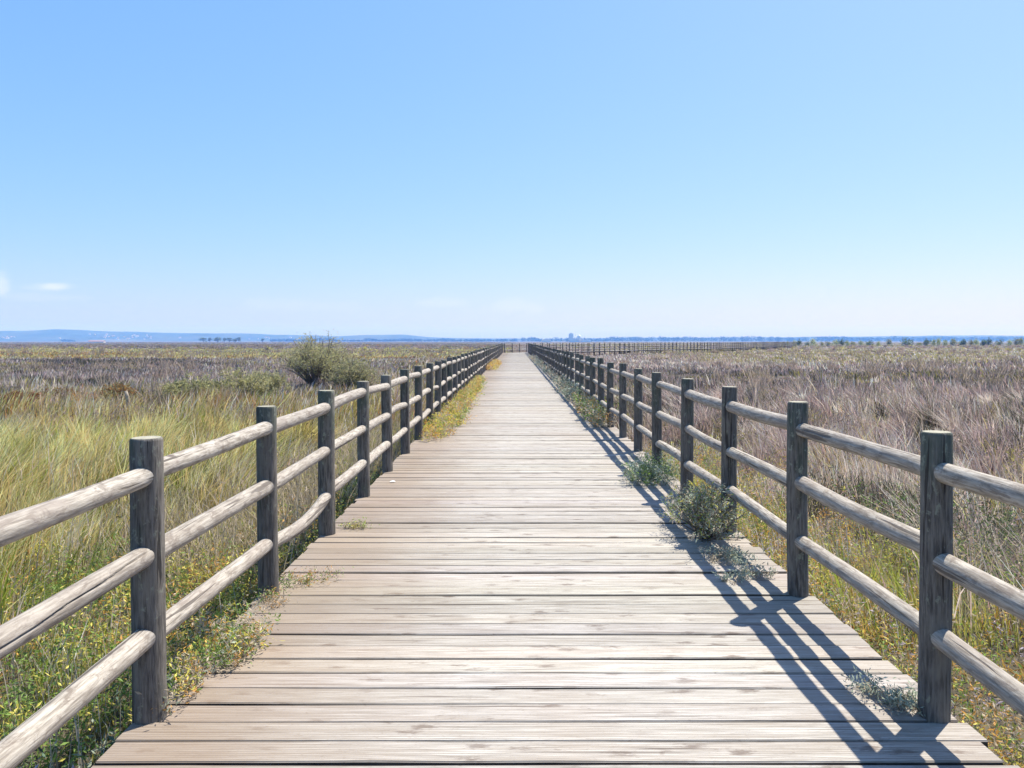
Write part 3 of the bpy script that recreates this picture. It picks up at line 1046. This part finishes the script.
tag(q.build('ground_cover', M_LEAF), 'low yellow-green and rusty leafy plants under the right fence', 'ground cover', kind='stuff')


# low cushion shrubs spread through the marsh
r = np.random.default_rng(61); q = Geo()
for (y0, y1, dens, nl, lsz) in ((3.2, 8, 1.3, 420, .04), (8, 25, .75, 260, .06), (25, 60, .15, 150, .09), (60, 150, .05, 60, .2), (150, 340, .012, 34, .5)):
    m = int((y1 - y0) * 2 * ((y0 + y1) / 2 * .74 + 3) * dens)
    y = np.sqrt(r.uniform(y0 * y0, y1 * y1, m)); x = r.uniform(-1, 1, m) * (y * .74 + 3)
    k = ~on_walk(x, y, .5) & ~((x < 0) & (x > -6) & (y < 13)) & ~((x > 0) & (x < XR + 1.1) & (y < 14)) & (fbm(x, y, 6, 5) > .40); x, y = x[k], y[k]; m = len(x)
    W = zone_weights(x, y); sp = (r.random(m)[:, None] > np.cumsum(W, 1)).sum(1).clip(0, NS - 1)
    sp = np.where(sp == 0, 2, np.where(sp == 1, 2, np.where(sp == 4, 3, sp)))
    rad = r.uniform(.25, .6, m) * np.where(y > 60, 1.6, 1); hh = rad * r.uniform(.8, 1.5, m) * np.where(y > 60, .55, 1)
    v = r.normal(size=(m * nl, 3)); v /= np.linalg.norm(v, axis=1, keepdims=True); v *= r.uniform(.45, 1.1, (m * nl, 1))
    P = np.stack([np.repeat(x, nl) + v[:, 0] * np.repeat(rad, nl), np.repeat(y, nl) + v[:, 1] * np.repeat(rad, nl),
                  np.repeat(ground_z(y), nl) + np.abs(v[:, 2]) * np.repeat(hh, nl) + .02], 1)
    c = np.repeat(SPEC[sp, :3] * np.clip(1 + r.normal(0, .22, (m, 1)), .5, 1.5), nl, 0) * np.clip(1 + r.normal(0, .2, (m * nl, 1)), .5, 1.6)
    ls = lsz * r.uniform(.6, 1.6, m * nl)
    q.leaves(P, v + r.normal(0, .5, v.shape) + np.array([0, 0, .5]), ls, ls * .2, np.clip(c, .01, .8))
    ns = 26
    X_ = np.repeat(x, ns) + r.normal(0, 1, m * ns) * np.repeat(rad, ns) * .4; Y_ = np.repeat(y, ns) + r.normal(0, 1, m * ns) * np.repeat(rad, ns) * .4
    q.blades(np.stack([X_, Y_, ground_z(Y_)], 1), np.repeat(hh, ns) * r.uniform(.7, 1.5, m * ns), np.maximum(.006, .001 * Y_), r.uniform(0, 3.14, m * ns),
             r.uniform(.1, .8, m * ns), r.uniform(0, 6.28, m * ns), np.full(m * ns, 1.3), np.array((.40, .32, .24)) * r.uniform(.5, 1.3, (m * ns, 1)))
# dead twiggy scrub hugging the left fence
m = 260
x = XL - .25 - r.gamma(1.8, .55, m); y = r.uniform(6.0, 15.5, m); nl = 110
sp = np.array([2, 9, 10, 4, 8, 2, 1])[r.integers(0, 7, m)]; hh = r.uniform(.25, .62, m); rad = r.uniform(.14, .3, m)
v = r.normal(size=(m * nl, 3)); v /= np.linalg.norm(v, axis=1, keepdims=True); v *= r.uniform(.3, 1.1, (m * nl, 1))
P = np.stack([np.repeat(x, nl) + v[:, 0] * np.repeat(rad, nl), np.repeat(y, nl) + v[:, 1] * np.repeat(rad, nl), np.repeat(ground_z(y), nl) + np.abs(v[:, 2]) * np.repeat(hh, nl)], 1)
ls = .06 * r.uniform(.5, 1.6, m * nl)
q.leaves(P, v * .6 + r.normal(0, .5, v.shape) + np.array([0, 0, .8]), ls, ls * .13, np.clip(np.repeat(SPEC[sp, :3] * r.uniform(.7, 1.2, (m, 1)), nl, 0) * r.uniform(.6, 1.4, (m * nl, 1)), .01, .8))
ns = 22
X_ = np.repeat(x, ns) + r.normal(0, .1, m * ns); Y_ = np.repeat(y, ns) + r.normal(0, .1, m * ns)
q.blades(np.stack([X_, Y_, ground_z(Y_)], 1), np.repeat(hh, ns) * r.uniform(.7, 1.5, m * ns), np.full(m * ns, .008), r.uniform(0, 3.14, m * ns), r.uniform(.1, .8, m * ns),
         r.uniform(0, 6.28, m * ns), np.full(m * ns, 1.4), np.array((.52, .43, .29)) * r.uniform(.5, 1.25, (m * ns, 1)))
tag(q.build('marsh_shrubs', M_LEAF), 'low cushions of mauve, olive and rusty shrubs dotted through the marsh', 'shrubs', kind='stuff')

# ------------------------------------------------------------------ weeds growing on and through the boards
def weed(label, spots, nplants, hmin, hmax, cols, nleaf=30, ll=.026, seed=0, cat='weeds', name='weed_clump', group='weeds growing over the boards', rad=(.02, .05)):
    """spots: ellipses (x, y, rx, ry) the plants grow in"""
    r = np.random.default_rng(900 + seed)
    X_ = []; Y_ = []
    tot = sum(s[2] * s[3] for s in spots)
    for (cx, cy, rx, ry) in spots:
        m = max(3, int(nplants * rx * ry / tot)); a_ = r.uniform(0, 6.28, m); d = np.sqrt(r.random(m)) * (1 + r.normal(0, .18, m))
        X_.append(cx + rx * d * np.cos(a_)); Y_.append(cy + ry * d * np.sin(a_))
    X_ = np.concatenate(X_); Y_ = np.concatenate(Y_); n = len(X_)
    ox, oy = X_.mean(), Y_.mean()
    z = np.where((X_ > XL) & (X_ < XR), 0.002, -.3)
    hgt = r.uniform(hmin, hmax, n) + np.where(z < 0, .3, 0)
    q = Geo()
    names = [cols[int(v * len(cols))] for v in r.random(n)]
    plants(q, X_ - ox, Y_ - oy, z, hgt, r.uniform(*rad, n), names, nleaf, ll, r)
    return tag(q.build(name, M_LEAF, loc=(ox, oy, 0)), label, cat, group)


weed('yellow-green weeds spilling onto the boards beside the nearest left post', [(-1.49, 3.72, .10, .5), (-1.38, 3.85, .10, .22)], 150, .03, .17,
     ['green', 'dry', 'green', 'orange', 'dry', 'yellow', 'grey'], 24, .026, 1)
weed('sparse grassy weeds at the foot of the second left post', [(-1.36, 5.0, .22, .14), (-1.47, 4.6, .09, .3)], 70, .015, .08, ['green', 'dry', 'dry', 'orange'], 18, .02, 2)
weed('tiny green tuft alone on the boards near the third left post', [(-1.33, 6.45, .09, .07)], 30, .02, .06, ['green', 'yellow', 'dry'], 18, .02, 3)
weed('long golden orange mat of succulents over the left board ends', [(-1.30, 12.9, .26, .9), (-1.27, 14.6, .30, 1.3), (-1.3, 17.4, .30, 1.8), (-1.33, 20.6, .28, 1.8), (-1.36, 24.5, .28, 2.6), (-1.4, 28.5, .22, 2)],
     1300, .06, .26, ['orange', 'yellow', 'yellow', 'green', 'green', 'dry', 'orange', 'dry'], 22, .045, 4, rad=(.03, .07))
weed('small far golden mat of succulents over the left board ends', [(-1.3, 43, .34, 3), (-1.3, 49, .34, 3.5)], 420, .06, .3, ['orange', 'orange', 'yellow', 'dry'], 18, .08, 5, rad=(.04, .09))
weed('silvery leaf sprigs lying on the shadowed boards below the bushy shrub', [(1.60, 5.1, .13, .10), (1.42, 5.0, .08, .07), (1.52, 5.5, .16, .16)], 80, .015, .075, ['silver', 'silver', 'grey', 'dry'], 20, .026, 6)
weed('silvery sprigs at the foot of the nearest right post', [(1.68, 3.27, .09, .09), (1.6, 3.42, .05, .06)], 42, .015, .075, ['silver', 'grey', 'silver', 'dry'], 22, .024, 7)
weed('low blue-green weed between the fourth and fifth right posts', [(1.46, 8.5, .24, .38), (1.66, 8.9, .2, .5)], 150, .08, .26, ['teal', 'silver', 'green', 'grey'], 26, .034, 8)
weed('bushy grey-green weeds with rusty tips along the right fence', [(1.58, 14.0, .17, .5), (1.56, 15.3, .2, .7), (1.58, 17.0, .2, 1.0)], 300, .12, .40,
     ['grey', 'green', 'dry', 'dry', 'orange', 'green'], 26, .05, 9, rad=(.04, .08))
weed('grey-green thicket of weeds further along the right fence', [(1.56, 20.5, .2, 1.2), (1.58, 24, .2, 1.3)], 210, .15, .48, ['silver', 'grey', 'teal', 'dry'], 24, .06, 10, rad=(.05, .1))
weed('long far strip of dry weeds along the right fence', [(1.6, 30, .16, 2.5), (1.6, 38, .18, 3), (1.58, 48, .22, 5), (1.56, 60, .24, 6)], 210, .12, .40, ['dry', 'grey', 'dry', 'dry', 'silver'], 16, .10, 11, rad=(.05, .12))


def shrub(name, label, x, y, z0, rx, ry, h, nbranch, nleaf, ll, cols, seed, cat='shrub', group=None, upright=.6, leafw=.3, mat=None, stemcol=(.2, .17, .14)):
    """branches fan from the base and fork; leaves grow along the twigs"""
    r = np.random.default_rng(2000 + seed)
    root = empty(name, (x, y, z0)); tag(root, label, cat, group)
    st = Geo(); fo = Geo()
    P = []; D = []
    for b in range(nbranch):
        a_ = r.uniform(0, 6.283); rad = math.sqrt(r.random())
        ex, ey = rx * rad * math.cos(a_), ry * rad * math.sin(a_)
        ez = h * (1 - .55 * rad ** 2) * r.uniform(.55, 1.05)
        s0 = np.array([ex * .12 + r.normal(0, .02), ey * .12 + r.normal(0, .02), 0])
        e = np.array([ex, ey, ez]); mid = s0 * .5 + e * .5 + np.array([0, 0, h * .12 * upright]) + r.normal(0, .04 * h, 3)
        t_ = np.linspace(0, 1, 6)[:, None]
        path = (1 - t_) ** 2 * s0 + 2 * t_ * (1 - t_) * mid + t_ ** 2 * e
        st.tube(path, np.linspace(.011, .003, 6) * max(.6, h), 5, stemcol, False)
        for f in range(4):
            u = r.uniform(.35, .95); p = (1 - u) ** 2 * s0 + 2 * u * (1 - u) * mid + u * u * e
            d = r.normal(0, 1, 3); d[2] = abs(d[2]) * .8 + upright * .4; d /= np.linalg.norm(d)
            tl = h * r.uniform(.14, .3); p1 = p + d * tl
            st.tube(np.array([p, (p + p1) / 2 + r.normal(0, .01, 3), p1]), np.array([.004, .003, .0015]) * max(.6, h), 4, stemcol, False)
            m = max(2, nleaf // (nbranch * 4))
            uu = r.uniform(.1, 1.05, m)[:, None]
            P.append(p + (p1 - p) * uu + r.normal(0, .03 * h, (m, 3)))
            D.append(d[None] * .7 + r.normal(0, .7, (m, 3)))
    P = np.concatenate(P); D = np.concatenate(D); P[:, 2] = np.maximum(P[:, 2], .01); m = len(P)
    cl = np.array([LEAFC[c] if isinstance(c, str) else c for c in cols])[r.integers(0, len(cols), m)]
    cl = cl * np.clip(1 + r.normal(0, .2, m), .5, 1.6)[:, None]
    l_ = ll * r.uniform(.6, 1.4, m)
    fo.leaves(P, D, l_, l_ * leafw, np.clip(cl, .01, .8))
    fo.build('foliage', mat or M_LEAF, root)
    st.build('stem', M_STEM, root, True)
    return root


shrub('silver_shrub', 'bushy silvery-green shrub growing through the boards at the third right post', 1.53, 6.15, 0.0, .30, .85, .44, 85, 5200, .030,
      ['silver', 'grey', 'grey', 'silver', 'green', 'dry', 'yellow', 'dry'], 1, leafw=.26)
BG = (.32, .32, .15); BO = (.44, .40, .22); BD = (.25, .245, .125); BY = (.44, .41, .18)
shrub('tamarisk_bush', 'tall feathery olive bush standing above the marsh behind the left fence', -8.6, 33.5, -.5, 1.95, 1.5, 2.35, 130, 11000, .12,
      [(.52, .50, .24), BY, BO, (.50, .48, .26), BG], 2, cat='bush', leafw=.16, upright=1.0)
LB = [  # px, base py, width px, height px, label
    (195, 405, 60, 26, 'broad rounded green bush left of the tall feathery bush', [BG, BD, BY]),
    (240, 403, 54, 30, 'rounded yellow-green bush in front of the tall feathery bush', [BY, BG, BO]),
    (268, 396, 40, 24, 'small olive bush touching the tall feathery bush on its left', [BO, BG]),
    (352, 392, 46, 30, 'low olive bush touching the tall feathery bush on its right', [BO, BD, BG]),
    (118, 404, 34, 18, 'dark green and rust bush around the pale stake', [(.28, .14, .05), BD, (.3, .18, .06)]),
    (170, 404, 26, 16, 'small dark green bush right of the pale stake', [BD, BG, (.2, .1, .04)]),
    (60, 402, 44, 13, 'low rusty brown bush in the grass far left of the pale stake', [(.28, .13, .05), (.2, .1, .05), BO]),
    (20, 408, 44, 13, 'low rusty brown bush at the far left of the picture', [(.28, .13, .05), (.22, .12, .05)]),
]
for n_, (px, py, wpx, hpx, lab, cols) in enumerate(LB):
    yy = 2.06 * FPX / (py - HORIZON); xx = (px - VPX) / FPX * yy; s = yy / FPX
    shrub('marsh_bush', lab, xx, yy, float(ground_z(yy)), wpx * s / 1.6, wpx * s / 2, hpx * s * 1.18, 70, 4600, .10, cols, 10 + n_, cat='bush', leafw=.3)

# pale stake among the rusty bushes
g = Geo()
g.tube([(0, 0, -.1), (.0, 0, .3), (-.03, 0, .52), (-.07, .0, .68)], [.04, .05, .055, .04], 10, (1, 1, 1))
st = g.build('stake', M_STAKE, None, True, loc=(-10.55, 21.0, -.48))
tag(st, 'short pale weathered stake leaning among rust-coloured bushes', 'stake')

# scrap on the boards
g = Geo()
g.add([(-.05, -.03, .004), (.04, -.035, .010), (.055, .02, .004), (.0, .035, .02), (-.045, .03, .006), (0, 0, .022)],
      [[(0, 1, 5), (1, 2, 5), (2, 3, 5), (3, 4, 5), (4, 0, 5)]], (1, 1, 1))
tag(g.build('paper_scrap', M_PAPER, loc=(-1.36, 8.55, .003)), 'small white crumpled scrap lying on the boards by the left edge', 'paper scrap').scale = (.6, .6, .6)

# ------------------------------------------------------------------ bushes beyond the marsh, right
ORD = 'first second third fourth fifth sixth seventh eighth ninth tenth eleventh twelfth thirteenth fourteenth fifteenth sixteenth seventeenth eighteenth nineteenth twentieth'.split()
ORD += ['twenty-' + o for o in ORD[:9]] + ['thirtieth'] + ['thirty-' + o for o in ORD[:9]]


def crown_mesh(k, cols, nl=420, size=.17, flat=.8):
    """unit bush: leaf clumps through an uneven volume, radius about 1, base at z 0"""
    r = np.random.default_rng(4000 + k); q = Geo()
    nb = r.integers(7, 12); P = []; Cc = []
    for b in range(nb):
        a_ = r.uniform(0, 6.28); d = r.uniform(0, .62); c = np.array([d * math.cos(a_), d * math.sin(a_), r.uniform(.35, 1.25) * flat * (1 - .4 * d)])
        rr = r.uniform(.28, .5); m = nl // nb
        v = r.normal(size=(m, 3)); v /= np.linalg.norm(v, axis=1, keepdims=True)
        P.append(c + v * rr * r.uniform(.55, 1.08, (m, 1))); Cc.append(np.tile(np.array(cols[r.integers(0, len(cols))]) * r.uniform(.75, 1.25), (m, 1)))
    P = np.concatenate(P); Cc = np.concatenate(Cc); P[:, 2] = np.maximum(P[:, 2], .02); m = len(P)
    q.leaves(P, r.normal(size=(m, 3)), size * r.uniform(.6, 1.5, m), size * r.uniform(.4, .9, m), np.clip(Cc * np.clip(1 + r.normal(0, .2, (m, 1)), .5, 1.6), .01, .6))
    return q.mesh('bush_foliage', [M_CROWN])


DK = [(.12, .165, .045), (.14, .18, .055)]; PG = [(.36, .40, .13), (.42, .43, .18), (.30, .34, .11)]; OL = [(.25, .27, .09), (.30, .29, .11)]
BUSH_M = {'dark': [crown_mesh(k, DK) for k in range(3)], 'pale': [crown_mesh(10 + k, PG) for k in range(3)], 'olive': [crown_mesh(20 + k, OL) for k in range(3)]}
FARB = [(783, 5, 3, 'dark'), (787.5, 5, 3, 'pale'), (795, 6, 4, 'pale'), (800, 6, 5.5, 'dark'), (807, 5, 3.5, 'dark'), (813.5, 8, 5.5, 'pale'), (822, 5, 3, 'olive'), (828, 5, 4, 'dark'),
        (835, 7, 4.5, 'pale'), (841.5, 7, 5.5, 'dark'), (847, 6, 4, 'pale'), (852.5, 6, 4.5, 'olive'), (861, 6, 4, 'pale'), (869, 8, 5, 'dark'), (879, 5, 3.5, 'pale'), (888.5, 7, 5.5, 'olive'),
        (907, 12, 7, 'dark'), (919, 7, 3.5, 'olive'), (927.5, 8, 6, 'dark'), (934, 6, 5, 'pale'), (939, 6, 6, 'pale'), (945, 6, 5, 'pale'), (954, 8, 6, 'olive'), (963, 9, 6.5, 'dark'), (971, 7, 5, 'olive'),
        (976, 6, 5.5, 'pale'), (983, 7, 6.5, 'dark'), (990, 8, 6.5, 'dark'), (999, 7, 6, 'dark'), (1010, 6, 5, 'pale'), (1016, 9, 6.5, 'olive'), (1021, 6, 6.5, 'pale')]
first = {}
for n_, (px, wpx, hpx, kind) in enumerate(FARB):
    D = 350 + 14 * math.sin(n_ * 1.7); s = D / FPX
    me = BUSH_M[kind][n_ % 3]
    if me.name in first: o = first[me.name].copy()
    else: o = bpy.data.objects.new('round_bush', me); first[me.name] = o
    COL.objects.link(o)
    o.location = ((px - VPX) / FPX * D, D, float(ground_z(D)) - .05)
    o.rotation_euler = (0, 0, random.uniform(0, 6.28)); o.scale = (wpx * s / 1.6, wpx * s / 1.6, (hpx + 1.3) * s / 1.15)
    tag(o, f'{ORD[n_]} bush to the right of the far fence end, {"dark green" if kind == "dark" else "pale green" if kind == "pale" else "dull olive"} and rounded',
        'bush', 'round bushes in a row beyond the marsh')


# single trees far off on the left
def far_tree_parts(k):
    r = np.random.default_rng(6000 + k); t_ = Geo()
    t_.tube([(0, 0, -.2), (.02, 0, .5), (0, .02, 1.0)], [.07, .05, .03], 6, (.1, .07, .05))
    for b in range(4):
        a_ = b * 1.6 + r.uniform(0, .6)
        t_.tube([(0, 0, .55), (.25 * math.cos(a_), .25 * math.sin(a_), .8), (.45 * math.cos(a_), .45 * math.sin(a_), 1.0)], [.035, .025, .012], 5, (.1, .07, .05), False)
    return crown_mesh(40 + k, DK, 420, .2, 1.0), t_.mesh('trunk', [M_STEM], True)


FT = [far_tree_parts(k) for k in range(3)]
FARTREE = [(203.5, 8, 4.4), (209.8, 4.5, 4.2), (217.5, 9, 5.0), (224.5, 4.5, 4.2), (229.5, 7, 4.2), (235, 5, 3.6), (239, 6, 4.8), (262.7, 4.5, 3.6)]
for n_, (px, wpx, hpx) in enumerate(FARTREE):
    D = 1600 + 20 * math.sin(n_ * 2.1); s = D / FPX; cm, tm = FT[n_ % 3]
    root = empty('tree', ((px - VPX) / FPX * D, D, float(ground_z(D)) - .1)); root.rotation_euler = (0, 0, n_ * 1.3)
    tag(root, (f'{ORD[n_]} tree from the left in the short dark row before the left hills' if n_ < 7 else 'lone small dark tree just right of the short dark row'),
        'tree', 'dark trees on the far left edge of the marsh')
    sc = (wpx * s / 1.7, wpx * s / 1.7, hpx * s / 1.5)
    for nm, me in (('crown', cm), ('trunk', tm)):
        o = bpy.data.objects.new(nm, me); COL.objects.link(o); o.parent = root; o.scale = sc
        o.location = (0, 0, .25 * hpx * s / 1.5 if nm == 'crown' else 0)

# far woods that read as one mass
r = np.random.default_rng(77); q = Geo()
WPROF = np.array([(-300, 340), (0, 341.2), (60, 341.3), (62, 339.5), (72, 339.5), (76, 341.2), (150, 340.8), (200, 341), (268, 341), (272, 339), (300, 339), (315, 338.6), (320, 337.2), (330, 337.4), (336, 339.6), (362, 339.6),
                  (366, 338), (372, 337.8), (378, 339.4), (398, 339), (404, 337.6), (410, 338.6), (440, 339), (441, 338), (447, 338), (455, 339.2), (480, 339), (500, 338.8), (513, 338.6), (520, 336.8),
                  (526, 337.6), (533, 336.4), (538, 338), (546, 339), (552, 337.8), (556, 336.4), (562, 338), (570, 337.6), (580, 337), (590, 338), (605, 338), (610, 335.6), (616, 336.6), (630, 336.2),
                  (641, 336.4), (646, 337.8), (650, 336.2), (662, 336), (668, 337.6), (673, 336.4), (680, 336.8), (686, 335.6), (694, 336.6), (710, 337), (722, 335.8), (730, 336.8), (742, 336), (755, 335.6),
                  (765, 336), (780, 337), (800, 336.8), (825, 336), (836, 335.8), (850, 337), (865, 336.8), (890, 336.8), (893, 335), (897, 336.8), (930, 336.4), (960, 336.4), (990, 336), (1030, 336.2), (1300, 335)])
T = 1500
px = np.concatenate([r.uniform(-120, 1180, T)])
D = r.uniform(3300, 3650, len(px)); s = D / FPX
gz = ground_z(D)
topz = (HORIZON - (np.interp(px, WPROF[:, 0], WPROF[:, 1]) + np.abs(r.normal(0, .55, len(px))))) * s + EYE
ht_ = topz - gz
k = ht_ > 3.5
px, D, s, gz, ht_ = px[k], D[k], s[k], gz[k], ht_[k]
nl = 44
x = (px - VPX) / FPX * D
wr = np.clip(ht_ * r.uniform(.4, .75, len(x)), 4, 13)
v = r.normal(size=(len(x) * nl, 3)); v /= np.linalg.norm(v, axis=1, keepdims=True); v *= r.uniform(.3, 1, (len(v), 1)) ** .5
P = np.stack([np.repeat(x, nl) + v[:, 0] * np.repeat(wr, nl), np.repeat(D, nl) + v[:, 1] * np.repeat(wr, nl), np.repeat(gz + ht_ * .52, nl) + v[:, 2] * np.repeat(ht_ * .47, nl)], 1)
c = np.repeat(np.array([(.035, .05, .022)]) * r.uniform(.6, 1.4, (len(x), 1)), nl, 0)
ls = r.uniform(2.6, 5.4, len(P))
q.leaves(P, r.normal(size=P.shape), ls, ls * .7, c)
P0 = np.stack([x, D, gz], 1)
q.blades(P0, ht_ * .6, np.full(len(x), .8), np.zeros(len(x)), np.zeros(len(x)), np.zeros(len(x)), np.ones(len(x)), np.tile(np.array((.09, .07, .05)), (len(x), 1)))
tag(q.build('distant_woods', M_CROWN), 'far blue line of woods along the horizon', 'woods', kind='stuff')


# ------------------------------------------------------------------ far buildings
def house_parts(wd, dp, hh):
    b = Geo(); b.box(-wd / 2, wd / 2, -dp / 2, dp / 2, -2, hh)
    rf = Geo(); e = .4; rh = wd * .22
    v = [(-wd / 2 - e, -dp / 2 - e, hh + .02), (wd / 2 + e, -dp / 2 - e, hh + .02), (wd / 2 + e, dp / 2 + e, hh + .02), (-wd / 2 - e, dp / 2 + e, hh + .02),
         (-wd / 2 - e, 0, hh + rh), (wd / 2 + e, 0, hh + rh)]
    rf.add(v, [[(0, 1, 5, 4), (2, 3, 4, 5), (0, 3, 2, 1)], [(1, 2, 5), (3, 0, 4)]], (1, 1, 1))
    wn = Geo()
    for xx in np.linspace(-wd * .3, wd * .3, 3):
        for zz in ([1.0] if hh < 5 else [1.0, 4.0]):
            wn.box(xx - .5, xx + .5, -dp / 2 - .05, -dp / 2 + .1, zz, zz + 1.4)
    return b.mesh('wall', [M_WHITE]), rf.mesh('roof', [M_TILE]), wn.mesh('window', [M_GREYB])


HP = [house_parts(10, 7, 3.6), house_parts(8, 7, 6.0), house_parts(13, 8, 5.4)]
r = np.random.default_rng(31)
spots = [(p, f) for p, f in zip(r.uniform(104, 152, 24), r.uniform(.25, .62, 24))] + [(p, f) for p, f in zip(r.uniform(-2, 20, 8), r.uniform(.15, .35, 8))] \
    + [(p, f) for p, f in zip(r.uniform(225, 330, 9), r.uniform(.25, .6, 9))] + [(90, .62), (95, .6), (60, .3), (180, .4)]
spots.sort()
for n_, (px, f) in enumerate(spots):
    yy = HY0 + (HY1 - HY0) * f; xx = (px - VPX) / FPX * yy
    root = empty('hillside_house', (xx, yy, float(hill_z(xx, yy)))); root.rotation_euler = (0, 0, r.uniform(-.6, .6))
    tag(root, 'tiny white house with a tiled roof on the far blue hillside', 'house', 'white houses scattered on the far hills')
    for nm, me in zip(('wall', 'roof', 'window'), HP[n_ % 3]):
        o = bpy.data.objects.new(nm, me); COL.objects.link(o); o.parent = root

D = 2450; s = D / FPX


def at(px): return (px - VPX) / FPX * D


root = empty('factory', (at(571), D, float(ground_z(D))))
tag(root, 'far blue-grey factory block with a tower on the horizon', 'factory')
g = Geo(); g.box(-7, 7, -7, 7, -1, 27); g.build('tower', M_GREYB, root)
g = Geo(); g.box(-4, 3, -3, 3, 27.02, 29.5); g.build('roof_cabin', M_GREYB, root)
g = Geo(); g.box(7.05, 40, -9, 9, -1, 11); g.box(40.05, 62, -8, 8, -1, 8); g.build('hall', M_GREYB, root)
for px, hh, rad, lab in ((576, 30, .9, 'thin tall chimney just right of the factory tower'), (583.5, 24, .9, 'shorter thin chimney right of the white silo')):
    g = Geo(); g.tube([(0, 0, -1), (0, 0, hh * .5), (0, 0, hh)], [rad * 1.3, rad * 1.1, rad], 12, (1, 1, 1)); g.tube([(0, 0, hh - .8), (0, 0, hh + .2)], rad * 1.3, 12, (1, 1, 1))
    tag(g.build('chimney', M_WHITE, None, True, loc=(at(px), D + 14, float(ground_z(D)))), lab, 'chimney')
g = Geo()
zs = np.array([-1, 17, 19.5, 21.5, 22.6, 23]); rs = np.array([6, 6, 5.4, 4, 2, .2])
g.tube(np.stack([zs * 0, zs * 0, zs], 1), rs, 20, (1, 1, 1))
tag(g.build('silo', M_WHITE, None, True, loc=(at(578.6), D - 16, float(ground_z(D)))), 'white domed silo beside the far factory tower', 'silo')
g = Geo()
th = np.linspace(0, math.pi, 13)
v = [(13 * math.cos(a_), yy, 3 + 7 * math.sin(a_)) for yy in (-12, 12) for a_ in th]
f = [(k, k + 13, k + 14, k + 1) for k in range(12)]
g.add(v, [f, [tuple(range(13))], [tuple(range(25, 12, -1))]], (1, 1, 1)); g.box(-13, 13, -12, 12, -1, 3)
tag(g.build('arched_shed', M_WHITE, None, loc=(at(543), D - 250, float(ground_z(D)) + 1)), 'white arched shed roof in the far woods left of the factory', 'shed')
D = 1500
root = empty('long_shed', (at(97), D, float(ground_z(D)))); tag(root, 'long low red-roofed shed at the foot of the far left hills', 'shed')
g = Geo(); g.box(-15, 15, -4, 4, -1, 2.2); g.build('wall', M_WHITE, root)
g = Geo()
g.add([(-15.5, -4.5, 2.22), (15.5, -4.5, 2.22), (15.5, 4.5, 2.22), (-15.5, 4.5, 2.22), (-15.5, 0, 4), (15.5, 0, 4)], [[(0, 1, 5, 4), (2, 3, 4, 5), (0, 3, 2, 1)], [(1, 2, 5), (3, 0, 4)]], (1, 1, 1))
g.build('roof', M_TILE, root)
